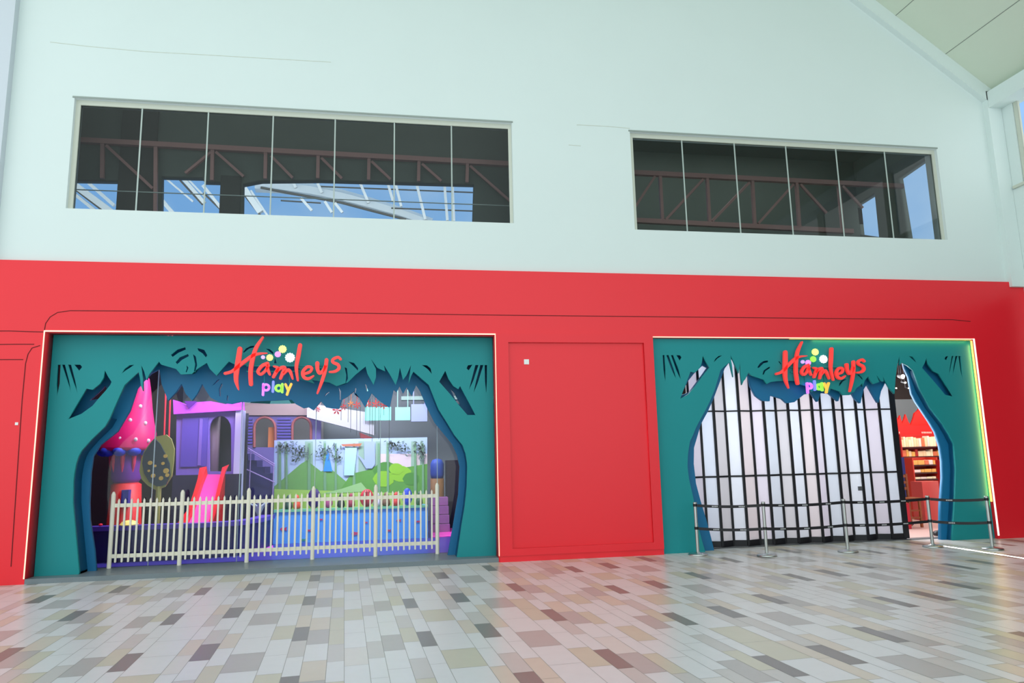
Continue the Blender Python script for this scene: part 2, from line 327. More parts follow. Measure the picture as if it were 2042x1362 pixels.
# ---------------------------------------------------------------- right tree portal
GY2, BY2 = 0.07, 0.22
def Z5(p): return zm(1290, 660, 5.105, p)
def Z6(p): return zm(1640, 660, 5.105, p)
tree2 = thing('tree_portal', 'teal tree-shaped portal in front of the black folding gate', 'portal', (8.2, .1, 0))
op = [(1406.6, 1110), (1406.6, 1103), (1395, 1060), (1382, 989.7), (1374, 955), (1371, 930), (1372, 905), (1376, 880)] + Z5([(470, 1060), (500, 985), (545, 900), (600, 800), (640, 720), (690, 600), (720, 500), (750, 400), (790, 360), (845, 318), (862, 400), (880, 470), (868, 360), (850, 242), (880, 300), (935, 430), (950, 312), (955, 430), (968, 550), (985, 510), (1003, 490), (1035, 420), (1060, 450), (1100, 465), (1190, 495), (1220, 540), (1260, 520), (1330, 510)]) + \
     zm(1520, 670, 8.508, [(560, 760), (640, 820), (760, 850), (850, 950), (880, 900), (1140, 960), (1160, 890), (1320, 940), (1370, 1005), (1490, 1000), (1520, 960), (1560, 955), (1600, 880), (1650, 850), (1700, 800)]) + \
     Z6([(410, 565), (435, 500), (470, 460), (485, 500), (520, 540), (580, 520), (550, 450), (505, 400), (560, 460), (600, 510), (625, 515), (612, 455), (650, 520), (690, 590), (735, 640), (745, 480), (760, 360), (785, 248), (792, 300), (788, 350), (810, 320), (870, 350), (930, 400), (965, 500), (1000, 600), (1100, 780), (1230, 950), (1290, 1050), (1340, 1150)]) + \
     [(1904, 905), (1906.5, 935), (1905, 990), (1902, 1036), (1900, 1082), (1900, 1088)]
opx = [xz(a, b, GY2) for a, b in op]; opx[0] = (opx[1][0], 0.0); opx[-1] = (opx[-2][0], 0.0); opx = [(x, max(z, 0)) for x, z in opx]; opx = [p for i, p in enumerate(opx) if i == 0 or p != opx[i-1]]
outl = [(PR[0]+.004, 0.0), (PR[0]+.004, PR[2]-.004), (PR[1]-.004, PR[2]-.004), (PR[1]-.004, 0.0)]
h5 = [[(160, 245), (180, 245), (190, 400), (190, 530), (170, 400)], [(198, 245), (222, 245), (275, 390), (303, 500), (250, 390)], [(245, 245), (268, 245), (325, 390), (350, 505), (300, 400)],
      [(300, 245), (340, 248), (355, 268), (335, 302)], [(682, 322), (695, 285), (730, 255), (768, 248), (720, 280)],
      [(570, 250), (605, 320), (638, 372), (560, 470), (500, 555), (430, 640), (340, 690), (380, 580), (445, 415), (490, 425), (540, 375), (560, 320)],
      [(1125, 370), (1150, 330), (1190, 305), (1235, 300), (1238, 315), (1190, 328), (1140, 378)], [(1178, 440), (1190, 400), (1250, 362), (1258, 375), (1210, 408), (1190, 448)]]
h6 = [[(1385, 255), (1408, 255), (1420, 380), (1430, 505), (1405, 400)], [(1355, 255), (1380, 255), (1350, 380), (1325, 470), (1335, 370)], [(1318, 255), (1338, 255), (1310, 380), (1285, 480), (1298, 370)],
      [(1285, 255), (1265, 300), (1243, 285), (1255, 260)], [(880, 255), (920, 262), (945, 290), (965, 332), (925, 295)],
      [(1060, 270), (1080, 340), (1130, 410), (1185, 435), (1260, 550), (1335, 668), (1250, 650), (1150, 530), (1080, 450), (1015, 375), (1045, 320)]]
h7 = [[(1300, 860), (1310, 800), (1350, 750), (1430, 725), (1430, 738), (1370, 770), (1330, 830)], [(1600, 650), (1650, 655), (1700, 710), (1720, 760), (1690, 735), (1650, 690)],
      [(270, 430), (300, 430), (330, 470), (320, 490)], [(0, 440), (60, 408), (105, 415), (60, 435), (5, 470)], [(20, 670), (40, 600), (100, 525), (140, 520), (80, 585), (45, 660)]]
holes = [[xz(a, b, GY2) for a, b in Z5(h)] for h in h5] + [[xz(a, b, GY2) for a, b in Z6(h)] for h in h6] + [[xz(a, b, GY2) for a, b in zm(1520, 670, 8.508, h)] for h in h7[:3]]
board('front_board', [outl + list(reversed(opx))]+holes, GY2, GY2+.05, [M_TEAL, M_DARK], tree2)
ib = [(1424, 1103), (1424, 1097), (1418, 1072), (1408.6, 1036.7), (1396.8, 997.5), (1388, 964), (1383.5, 925), (1384, 893), (1397.7, 846), (1411.5, 820.6), (1423, 795), (1434, 765.8), (1445, 735), (1460, 715), (1480, 705), (1492, 745), (1497.6, 769.7), (1507.4, 789), (1521, 799), (1535, 800), (1536, 788), (1560, 795), (1570, 804), (1584, 802), (1603, 787), (1618, 783), (1631, 801), (1637, 783), (1655, 785), (1672, 800), (1677, 782), (1700, 784), (1706.6, 795), (1716, 804), (1722, 777), (1730, 765), (1746, 793), (1752, 803), (1757, 780), (1766, 762), (1780, 740), (1786, 700), (1798, 700), (1806, 735), (1814, 752), (1820, 785), (1828, 801), (1840, 818.7), (1855.5, 842), (1867, 861.8), (1876, 891), (1880, 920), (1881, 953), (1877, 1008.5), (1877, 1080), (1877, 1086)]
ibx = [xz(a, b, BY2) for a, b in ib]; ibx[0] = (ibx[1][0], 0); ibx[-1] = (ibx[-2][0], 0); ibx = [(x, max(z, 0)) for x, z in ibx]; ibx = [p for i, p in enumerate(ibx) if i == 0 or p != ibx[i-1]]
hb = [[xz(a, b, BY2) for a, b in h] for h in ([(1358, 788), (1372, 760), (1384, 745), (1402, 728), (1412, 733), (1396, 755), (1376, 782)],)]
board('inner_board', [[(PR[0]+.02, 0), (PR[0]+.02, PR[2]-.02), (PR[1]-.02, PR[2]-.02), (PR[1]-.02, 0)] + list(reversed(ibx))]+hb, BY2, BY2+.08, [M_BLUE], tree2)
reveal(opx[:12], GY2+.05, BY2, M_BLUE, tree2); reveal(opx[-12:], GY2+.05, BY2, M_BLUE, tree2)

# ---------------------------------------------------------------- signs
M_SRED = mat('sign_red', (246, 70, 66), 0.45, emit=0.38, ecol=(255, 62, 56))
def semi(name, c, e=0.8): return mat(name, c, 0.5, emit=e, ecol=c)
PURP, PBLU, LIME, ORNG = semi('letter_violet', (206, 120, 250)), semi('letter_blue', (120, 130, 250)), semi('letter_lime', (150, 240, 80)), semi('letter_orange', (255, 176, 70))
SYEL, SWHT, SPNK, SLIL = semi('star_yellow', (236, 246, 130)), semi('star_white', (240, 255, 252)), semi('star_pink', (222, 140, 240)), semi('star_lilac', (190, 160, 250))
def make_sign(name, label, ox, stars, SY=0.10):
    s = 6.807
    def c(a, b): p = at(420+a/s, 660+b/s, SY); return (p.x+ox, p.z+(0.0 if ox == 0 else -0.03))
    ms = (c(1000, 500)[0]-c(500, 500)[0])/500      # metres per traced unit
    root = thing(name, label, 'sign', (c(990, 500)[0], SY, c(990, 500)[1]))
    S = dict(
        H=[([(400, 245), (378, 400), (352, 560), (350, 680), (382, 800)], [62, 70, 66, 52, 10]), ([(200, 578), (300, 545), (430, 440), (560, 345), (650, 312), (770, 302)], [38, 40, 48, 46, 34, 8]), ([(712, 88), (620, 230), (572, 380), (547, 520), (545, 640), (550, 725)], [26, 50, 56, 58, 56, 52])],
        a=[([(775, 440), (700, 475), (645, 550), (680, 590), (740, 545), (785, 470)], [44, 44, 42, 38, 36, 40]), ([(770, 470), (780, 530), (805, 592)], [38, 42, 30])],
        m=[([(860, 482), (915, 505), (890, 560), (855, 625)], [22, 44, 46, 40]), ([(880, 570), (950, 505), (1008, 500), (980, 570), (950, 645)], [30, 44, 46, 46, 38]), ([(985, 590), (1050, 530), (1085, 560), (1115, 652)], [30, 42, 44, 22])],
        l=[([(1217, 195), (1190, 350), (1165, 500), (1185, 672)], [54, 56, 46, 26])],
        e=[([(1262, 585), (1350, 555), (1372, 500), (1310, 490), (1252, 560), (1270, 630), (1330, 648), (1400, 610)], [36, 36, 36, 38, 44, 46, 40, 18])],
        y=[([(1450, 440), (1452, 520), (1480, 575), (1530, 535), (1570, 455)], [56, 48, 44, 42, 42]), ([(1575, 395), (1555, 540), (1510, 690), (1450, 848)], [50, 50, 44, 22])],
        s=[([(1765, 385), (1730, 358), (1665, 385), (1660, 425), (1730, 460), (1742, 510), (1690, 550), (1615, 558)], [34, 36, 38, 40, 44, 44, 38, 24])])
    for k, st_ in S.items():
        b_ = B()
        for pts, ws in st_: ribbon(b_, [c(*p) for p in pts], [w_*ms for w_ in ws], SY-.03, SY+.02)
        tag(obj('letter', b_, M_SRED, root), 'red letter '+k)
    def ring(cx_, cy_, r_): return [(cx_+r_*math.cos(t*math.pi/6), cy_+r_*math.sin(t*math.pi/6)) for t in range(13)]
    for k, m_, st_ in (('p', PURP, [(ring(755, 767, 40), 30), ([(718, 722), (712, 870)], 30)]), ('l', PBLU, [([(853, 690), (845, 825)], 30)]), ('a', LIME, [(ring(925, 778, 40), 30), ([(975, 722), (972, 832)], 30)]),
                       ('y', ORNG, [([(1018, 725), (1050, 800)], 30), ([(1096, 722), (1060, 800), (1038, 865)], 30)])):
        b_ = B()
        for pts, w_ in st_: ribbon(b_, [c(*p) for p in pts], [w_*ms]*len(pts), SY-.03, SY+.02, 4)
        tag(obj('letter', b_, m_, root), {'p': 'violet', 'l': 'blue', 'a': 'lime', 'y': 'orange'}[k]+' letter '+k)
    for (a, b_c, r_, m_, nm) in stars:
        b_ = B(); disc(b_, c(a, b_c), r_*ms, SY-.02, SY+.02, 48, 12); tag(obj('star_dot', b_, m_, root), nm+' scalloped dot')
    b_ = B()
    for z_ in (470, 545): p, q = c(480, z_), c(1520, z_); tube(b_, [(p[0], SY+.05, p[1]), (q[0], SY+.05, p[1])], .012, 8)
    for x_ in (722, 1066): p, q = c(x_, 560), c(x_, 715); tube(b_, [(p[0], SY+.05, p[1]), (q[0], SY+.05, q[1])], .008, 8)
    for x_ in (540, 1180, 1480): p = c(x_, 500); tube(b_, [(p[0], SY, p[1]), (p[0], (GY if ox == 0 else GY2)-.001, p[1])], .012, 8)
    obj('support_bars', b_, M_TEAL, root)
    return root
make_sign('shop_sign', 'red script shop sign with coloured dots over the fenced opening', 0.0,
          [(712, 357, 26, SLIL, 'lilac'), (803, 362, 44, SYEL, 'yellow'), (912, 317, 40, SPNK, 'pink'), (977, 247, 52, SYEL, 'yellow'), (1078, 362, 64, SWHT, 'white')])
xr = at(1520+640/8.508, 670+75/8.508, 0.0).x - at(420+700/6.807, 660+100/6.807, .10).x
make_sign('shop_sign', 'red script shop sign with coloured dots over the folding gate', xr,
          [(690, 392, 27, SLIL, 'lilac'), (784, 405, 42, SPNK, 'pink'), (880, 350, 45, LIME, 'lime'), (930, 240, 52, SYEL, 'yellow'), (1060, 350, 62, SWHT, 'white')], SY=0.0)

# ---------------------------------------------------------------- folding gate
gate = thing('folding_gate', 'closed black folding gate with white panels in the tree portal', 'gate', (7.9, .5, 0))
bx900 = [1378, 1399.7, 1428, 1450.6, 1479, 1502.5, 1529, 1552.5, 1578, 1600.5, 1626, 1642.6, 1669.5, 1686.6, 1714.4, 1731, 1761.5]
GT = xz(1500, 700, .5)[1]; GB = 0.03
fold = []
for i, x in enumerate(bx900): Yf = 0.46 if i % 2 == 0 else 0.56; fold.append((xz(x, 900, Yf)[0], Yf))
xe = xz(1789, 900, .46)[0]; fold.append((xe, 0.46))
M_PAN = mat('white_gate_panel', (226, 228, 236), 0.45, noise=0.02)
def frosted(name, rgb):
    m = mat(name, rgb, .45); n = m.node_tree; b = n.nodes['Principled BSDF']; o = [q for q in n.nodes if q.type == 'OUTPUT_MATERIAL'][0]
    t = n.nodes.new('ShaderNodeBsdfTranslucent'); t.inputs[0].default_value = (*lin(rgb), 1); x = n.nodes.new('ShaderNodeMixShader'); x.inputs[0].default_value = .5
    n.links.new(b.outputs[0], x.inputs[1]); n.links.new(t.outputs[0], x.inputs[2]); n.links.new(x.outputs[0], o.inputs[0]); return m
PANS = [frosted('gate_panel_lavender_light', (218, 216, 224)), frosted('gate_panel_blue_light', (214, 219, 226)), frosted('gate_panel_grey_shade', (212, 212, 216)), frosted('gate_panel_ice_light', (220, 224, 230)), frosted('gate_panel_rose_light', (220, 216, 219))]  # one white panel, tinted differently to imitate the light on each fold
for i, (x, y) in enumerate(fold):
    b_ = B(); hw = 0.024 if i < len(fold)-1 else 0.06
    box(b_, x-hw, x+hw, y-.02, y+.02, GB, GT); obj('upright' if i < len(fold)-1 else 'end_post', b_, M_BLACK, gate)
for (x0, y0), (x1, y1) in zip(fold, fold[1:]):
    b_ = B(); hexa(b_, [(x0, y0-.004, GB), (x1, y1-.004, GB), (x1, y1+.004, GB), (x0, y0+.004, GB), (x0, y0-.004, GT), (x1, y1-.004, GT), (x1, y1+.004, GT), (x0, y0+.004, GT)]); obj('panel', b_, PANS[fold.index((x0, y0)) % 5 if fold.index((x0, y0)) != 14 else 1], gate)
for z_, hh, nm in ((xz(1600, 818, .48)[1], .014, 'cross_rail'), (xz(1600, 946, .48)[1], .017, 'cross_rail'), (.07, .055, 'bottom_rail')):
    b_ = B()
    for (x0, y0), (x1, y1) in zip(fold, fold[1:]):
        hexa(b_, [(x0, y0-.012, z_-hh), (x1, y1-.012, z_-hh), (x1, y1+.012, z_-hh), (x0, y0+.012, z_-hh), (x0, y0-.012, z_+hh), (x1, y1-.012, z_+hh), (x1, y1+.012, z_+hh), (x0, y0+.012, z_+hh)])
    obj(nm, b_, M_BLACK, gate)
q = at(1715, 974, .44); b_ = B(); box(b_, q.x-.035, q.x+.035, .425, .455, q.z-.04, q.z+.04); obj('lock', b_, mat('grey_lock', (120, 124, 130), .4, metal=.6), gate)
b_ = B(); box(b_, fold[0][0]-.3, xe+1.2, .40, .62, 0.001, 0.012); tag(obj('floor_track', b_, mat('dark_track', (96, 98, 100), .5)), 'dark floor track under the black folding gate', 'track')

# ---------------------------------------------------------------- belt stanchions
def stanchion(x, y, label):
    t = thing('belt_stanchion', label, 'barrier post', (x, y, 0), 'barrier posts before the folding gate')
    b_ = B(); lathe(b_, [(.165, 0), (.17, .012), (.16, .028), (.05, .045), (.034, .055), (.02, .06)], (x, y, 0)); obj('base', b_, M_STEEL, t, True)
    b_ = B(); lathe(b_, [(.028, .05), (.028, .86), (.034, .862), (.034, .90), (.028, .906)], (x, y, 0), 20); pole_m = obj('pole', b_, M_STEEL, t)
    for z_ in (.865, .47):
        b_ = B(); lathe(b_, [(.036, z_-.035), (.036, z_+.012)], (x, y, 0), 16); obj('belt_head', b_, M_BLACK, pole_m)
    return t
SP = [(5.33, -.27), (6.36, -.76), (7.89, -.75), (9.64, -.65), (10.3, -1.26)]
PO = ['steel belt post in front of the teal tree trunk, leftmost of five', 'steel belt post before the left half of the white gate', 'steel belt post before the right half of the white gate',
      'steel belt post before the open shop entrance', 'steel belt post nearest the lit strip and red wall, rightmost of five']
for p, l in zip(SP, PO): stanchion(*p, l)
M_TXT = mat('belt_print', (200, 204, 206), .6)
seg_names = ['between the leftmost pair of posts', 'between the second and third posts', 'between the third and fourth posts', 'between the two rightmost posts']
for i, (a, b) in enumerate(zip(SP, SP[1:])):
    for z_, lv in ((.845, 'upper'), (.45, 'lower')):
        A, Bq = Vector((*a, z_)), Vector((*b, z_)); d = (Bq-A).normalized(); n_ = Vector((-d.y, d.x, 0)); L = (Bq-A).length
        t = thing('barrier_belt', f'{lv} black barrier belt {seg_names[i]}', 'barrier belt', A+d*(L/2), 'barrier belts')
        b_ = B(); p0, p1 = A+d*.037, Bq-d*.037; N = 8; hh = .024
        pts = [p0+(p1-p0)*(k/N) - Vector((0, 0, .02*math.sin(math.pi*k/N))) for k in range(N+1)]
        for u, v in zip(pts, pts[1:]):
            hexa(b_, [u-n_*.002-Vector((0, 0, hh)), v-n_*.002-Vector((0, 0, hh)), v+n_*.002-Vector((0, 0, hh)), u+n_*.002-Vector((0, 0, hh)), u-n_*.002+Vector((0, 0, hh)), v-n_*.002+Vector((0, 0, hh)), v+n_*.002+Vector((0, 0, hh)), u+n_*.002+Vector((0, 0, hh))])
        bmesh.ops.remove_doubles(b_, verts=b_.verts, dist=1e-5)
        strap_m = obj('strap', b_, M_BLACK, t)
        for k in range(int(L/.45)):
            b_ = B()
            u = p0+d*(.25+.45*k); u.z = A.z - .02*math.sin(math.pi*min(1, (.3+.45*k)/L))
            for j in range(4): v = u+d*(.026*j); hexa(b_, [v-n_*.004+Vector((0, 0, -.009)), v+d*.018-n_*.004+Vector((0, 0, -.009)), v+d*.018-n_*.0022+Vector((0, 0, -.009)), v-n_*.0022+Vector((0, 0, -.009)), v-n_*.004+Vector((0, 0, .009)), v+d*.018-n_*.004+Vector((0, 0, .009)), v+d*.018-n_*.0022+Vector((0, 0, .009)), v-n_*.0022+Vector((0, 0, .009))])
            obj('printed_mark', b_, M_TXT, strap_m)

# ---------------------------------------------------------------- picket fence
FY = 0.86; FX0, FX1 = -4.55, 0.87; FZ = .0751
fx = [xz(x, 1050, FY)[0] for x in (222.5, 361, 494, 624, 749, 872)]
fence = thing('picket_fence', 'cream picket fence standing across the glass play area front', 'fence', ((fx[0]+fx[-1])/2, FY, FZ))
ztop = xz(497, 973, FY)[1]; zr1 = xz(494, 1000, FY)[1]; zr0 = xz(494, 1098, FY)[1]; zp1 = xz(520, 986, FY)[1]; zp0 = xz(520, 1109, FY)[1]
for x in fx:
    b_ = B(); lathe(b_, [(.035, FZ), (.035, ztop-.05), (.026, ztop-.03), (.020, ztop-.01), (.004, ztop)], (x, FY, 0), 14); obj('post', b_, M_FENCE, fence, False)
for a, b in zip(fx, fx[1:]):
    for z_ in (zr1, zr0): b_ = B(); box(b_, a+.03, b-.03, FY-.012, FY+.016, z_-.031, z_+.031); obj('rail', b_, M_FENCE, fence)
    for k in range(10):
        x = a+(b-a)*(k+1)/11; b_ = B(); prism(b_, [(x-.015, zp0+.01), (x-.007, zp0), (x+.007, zp0), (x+.015, zp0+.01), (x+.015, zp1-.035), (x, zp1), (x-.015, zp1-.035)], FY-.036, FY-.013)
        obj('picket', b_, M_FENCE, fence)

# ---------------------------------------------------------------- shopfront glazing of the play area
GLY = 1.02
gl = thing('shopfront_glazing', 'tall clear glass front with thin joints behind the picket fence', 'shop window', (-1.9, GLY, .07))
M_GL = glass('clear_glass', (.97, 1, .99), 1.33)
xs = [-5.45]+[xz(x, 950, GLY)[0] for x in (305, 478, 628, 758, 872)]+[1.82]
for a, b in zip(xs, xs[1:]):
    b_ = B(); box(b_, a+.003, b-.003, GLY-.005, GLY+.005, .076, 4.1); obj('pane', b_, M_GL, gl)
for x in xs[1:-1]: b_ = B(); box(b_, x-.0045, x+.0045, GLY-.014, GLY+.014, .076, 4.1); obj('joint', b_, mat('silicone_joint', (176, 196, 200), .4), gl)

# ---------------------------------------------------------------- play area room
IY = 8.0; ZF = .076
M_INF = mat('play_floor', (66, 60, 150), .3, noise=.03); M_INW = mat('play_wall', (104, 112, 118), .7); M_CEIL = mat('dark_ceiling', (40, 38, 44), .8)
b_ = B(); box(b_, -7.6, 3.0, .985, IY, -.05, ZF-.001); tag(obj('floor_play_area', b_, M_INF), kind='structure')
b_ = B(); box(b_, -7.6, 3.0, IY, IY+.1, 0, 5.0); tag(obj('wall_play_back', b_, M_INW), kind='structure')
b_ = B(); box(b_, -7.7, -7.6, .305, IY+.1, 0, 5.0); tag(obj('wall_play_left', b_, mat('dark_brown_wall', (50, 32, 34), .8)), kind='structure')
b_ = B(); box(b_, 3.0, 3.1, .305, IY+.1, 0, 5.0); tag(obj('wall_play_right', b_, mat('grey_inner_wall', (90, 110, 112), .8)), kind='structure')
b_ = B(); box(b_, -7.7, 3.1, .305, IY+.1, 5.0, 5.1); tag(obj('ceiling_play_area', b_, M_CEIL), kind='structure')
area('play_light_violet', (-2.8, 2.6, 4.7), (0, .2, -1), 3.0, 1.6, 150, (.62, .45, 1))
area('play_light_pink', (-4.6, 1.9, 4.5), (0, .35, -1), 1.2, .8, 55, (1, .75, .8))
area('play_light_white', (-0.6, 2.0, 4.6), (0, .9, -1), 3.6, 1.0, 300, (.92, .97, 1))
area('play_light_back', (-1.0, 5.6, 4.8), (0, .2, -1), 4.5, 1.2, 150, (.85, .82, 1))

# spotted toadstool house
Ym = 3.0
c0 = at(253, 900, Ym); cap = thing('toadstool_house', 'pink spotted toadstool playhouse with red base and blue door', 'playhouse', (c0.x, Ym, ZF))
ztip = xz(285, 745, Ym)[1]; zc = c0.z; hc = ztip-zc
pr = [(.44, 0), (.50, .03), (.505, .08), (.46, .22*hc), (.36, .38*hc), (.27, .55*hc), (.18, .75*hc), (.09, .92*hc), (.01, hc)]
sh = ((at(292, 745, Ym).x-c0.x)/hc, 0)
b_ = B(); lathe(b_, pr, (c0.x, Ym, zc), 32, sh); cap_m = obj('cap', b_, mat('pink_cap', (214, 20, 110), .45), cap, True)
def capr(z):
    for (r0, z0), (r1, z1) in zip(pr, pr[1:]):
        if z0 <= z <= z1: return r0+(r1-r0)*(z-z0)/(z1-z0)
    return .1
for (a, b) in Z1([(980, 655), (897, 768), (1020, 792), (817, 917), (942, 925), (1045, 935)]):
    for _ in range(1):
        q = at(a, b, Ym-.2); z = q.z-zc; r = capr(z); xc = c0.x+sh[0]*z; dx = q.x-xc; dy = math.sqrt(max(r*r-dx*dx, .0004))
        q = at(a, b, Ym-dy); b_ = B(); ball(b_, (q.x, Ym-dy, q.z), .035, .016, .04); obj('spot', b_, mat('white_spot', (238, 220, 235), .5), cap_m, True)
for k in range(10):
    a = 2*math.pi*(k+.5)/10; b_ = B(); ball(b_, (c0.x+.40*math.cos(a), Ym+.40*math.sin(a), zc-.0), .135, .135, .10, 12); obj('scallop', b_, mat('blue_scallop', (40, 60, 200), .5), cap_m, True)
b_ = B(); zs = xz(250, 966, Ym)[1]; lathe(b_, [(.20, zs), (.27, zs+.12), (.285, zc-.25), (.28, zc)], (c0.x+.02, Ym, 0)); trunk_m = obj('trunk', b_, mat('purple_trunk', (124, 52, 170), .6), cap, True)
for k in range(9):
    a = 2*math.pi*(k+.5)/9+.2; x, y = c0.x+.02+.288*math.cos(a), Ym+.288*math.sin(a); b_ = B()
    tube(b_, [(x, y, zc-.03), (x, y, zc-.25), (c0.x+.02+.25*math.cos(a), Ym+.25*math.sin(a), zs+.16)], [.05, .034, .004], 8); obj('spike', b_, mat('pink_spike', (236, 50, 110), .5), trunk_m)
b_ = B(); lathe(b_, [(.36, ZF), (.32, ZF+.3), (.27, zs), (.20, zs+.04)], (c0.x+.03, Ym, 0)); base_m = obj('base', b_, mat('red_base', (236, 40, 40), .5), cap, True)
q0, q1 = at(244, 977, Ym-.36), at(256, 1010, Ym-.36); b_ = B(); box(b_, q0.x, q1.x, Ym-.40, Ym-.26, q1.z, q0.z); obj('door', b_, mat('blue_door', (30, 44, 150), .5), base_m)

# spotted leaf panel
Yl = 2.15; leaf = thing('leaf_panel', 'dark leaf-shaped board with gold spots beside the toadstool house', 'play decoration', (at(318, 1000, Yl).x, Yl, ZF))
b_ = B(); pprism(b_, Z1([(970, 1180), (985, 1090), (1010, 1020), (1060, 950), (1110, 900), (1190, 885), (1230, 920), (1255, 1000), (1250, 1100), (1235, 1225), (1180, 1310), (1110, 1340), (1040, 1300), (990, 1250)]), Yl+.05, .05); obj('back_board', b_, mat('olive_gold', (150, 150, 80), .6), leaf)
b_ = B(); pprism(b_, Z1([(995, 1120), (1005, 1040), (1060, 960), (1095, 915), (1140, 960), (1190, 1060), (1215, 1120), (1220, 1210), (1190, 1290), (1120, 1310), (1050, 1270), (1010, 1200)]), Yl, .04); leaf_m = obj('front_board', b_, mat('dark_teal_leaf', (42, 56, 70), .5), leaf)
for (a, b, r) in ((1060, 1115, 16), (1100, 1140, 10), (1190, 1180, 20), (1165, 1120, 12), (1085, 1220, 16), (1150, 1240, 16), (1200, 1215, 14), (1185, 1060, 14), (1050, 1180, 9)):
    q = Z1([(a, b)])[0]; p = at(q[0], q[1], Yl); b_ = B(); disc(b_, (p.x, p.z), r/4.084/100, Yl-.02, Yl-.001, 14); obj('spot', b_, mat('gold_spot', (206, 170, 80), .5), leaf_m)
bz = at(315, 975, Yl); b_ = B(); tube(b_, [(bz.x, Yl+.045, ZF), (bz.x, Yl+.045, bz.z+.05)], .05, 8); obj('stem', b_, MATS['olive_gold'], leaf)
b_ = B()
for k in range(46):
    x = at(285, 1010, 2.0).x+random.random()*.7; y = 1.93+random.random()*.12; hgt = .25+random.random()*.35; tube(b_, [(x, y, ZF), (x+random.uniform(-.03, .03), y, ZF+hgt*.6), (x+random.uniform(-.1, .1), y, ZF+hgt)], [.012, .009, .001], 5)
tag(obj('grass_tuft', b_, mat('grey_green_grass', (92, 104, 86), .7)), 'grey green artificial grass under the spotted leaf board', 'grass', kind='stuff')
b_ = B()
for x in (395, 410): 
    pass
b_.free()
# red hanging rods beside the castle
for i, (a, b, cc) in enumerate(((326, 820, 905), (334, 822, 960))):
    p, q = at(a, b, 3.0), at(a, cc, 3.0); b_ = B(); tube(b_, [(p.x, 3.0, 4.99), (q.x, 3.0, q.z)], .016, 8)
    tag(obj('hanging_rod', b_, mat('red_rod', (220, 50, 70), .5)), ['shorter red rod hanging left of the purple castle', 'longer red rod hanging left of the purple castle'][i], 'rod')
b_ = B(); box(b_, at(310, 900, 5.2).x, at(352, 900, 5.2).x, 5.2, 5.5, ZF, 4.9); tag(obj('black_column', b_, mat('near_black', (26, 30, 36), .6)), 'near-black column left of the purple castle wall', 'column')

b_ = B(); box(b_, at(120, 900, 5.6).x, at(309, 900, 5.6).x, 5.6, 5.65, ZF, 4.9); tag(obj('added_dark_backdrop', b_, mat('dark_brown_board', (44, 28, 30), .8)), 'added dark brown backdrop behind the toadstool house', 'backdrop')  # dark board added to keep the background here dark
# purple castle with arch
Yc = 4.0; cas = thing('castle_playhouse', 'violet castle playhouse wall with a dark arched doorway', 'playhouse', (at(415, 1000, Yc).x, Yc, ZF))
M_V1, M_V2 = mat('violet_wall', (128, 104, 196), .55), mat('deep_violet', (92, 74, 176), .55)
arch = [(417, 940), (417, 862)] + [(439+22*math.cos(math.pi-a*math.pi/8), 856-27*math.sin(a*math.pi/8)) for a in range(9)] + [(461, 940)]
wl = [xz(*p, Yc) for p in ((352, 1030), (352, 822), (476, 822), (476, 1030))]; wl[0] = (wl[0][0], ZF); wl[3] = (wl[3][0], ZF)
board('front_wall', [wl, [xz(*p, Yc) for p in arch]], Yc, Yc+.12, [M_V1], cas)
b_ = B(); a_, c_ = xz(364, 833, Yc-.03), xz(411, 930, Yc-.03); box(b_, a_[0], c_[0], Yc-.03, Yc-.001, c_[1], a_[1]); obj('wall_panel', b_, M_V2, cas)
b_ = B(); a_, c_ = xz(398, 835, Yc-.06), xz(400, 928, Yc-.06); box(b_, a_[0], c_[0], Yc-.05, Yc-.031, c_[1], a_[1]); obj('trim_strip', b_, M_V1, cas)
b_ = B(); a_, c_ = xz(470, 818, Yc-.1), xz(478, 1000, Yc-.1); box(b_, a_[0], c_[0], Yc-.1, Yc+.2, ZF, a_[1]); obj('corner_post', b_, mat('pale_lilac', (206, 204, 240), .5), cas)
b_ = B(); pprism(b_, [(345, 797), (372, 808), (390, 802), (420, 800), (450, 806), (478, 797), (480, 818), (346, 826)], Yc-.15, .5); obj('roof', b_, mat('bright_violet_roof', (196, 84, 240), .5), cas)
b_ = B(); pprism(b_, [(368, 800), (392, 800), (376, 815)], Yc-.2, .03); obj('pennant', b_, mat('purple_pennant', (96, 20, 150), .5), cas)
b_ = B(); box(b_, wl[0][0], wl[3][0], Yc+.6, Yc+.7, ZF, wl[1][1]); obj('back_wall', b_, mat('dark_inside', (40, 42, 56), .7), cas)
b_ = B(); a_ = at(425, 900, Yc+.4); lathe(b_, [(.14, ZF), (.14, 3.0)], (a_.x, Yc+.35, 0), 18); obj('inner_pillar', b_, mat('grey_rose_pillar', (120, 96, 110), .5), cas, True)
b_ = B(); a_, c_ = at(345, 948, Yc-.1), at(480, 948, Yc-.1); box(b_, a_.x, c_.x, Yc-.12, Yc-.002, ZF, a_.z-.0); obj('dark_skirt', b_, mat('dark_navy', (28, 28, 60), .6), cas)

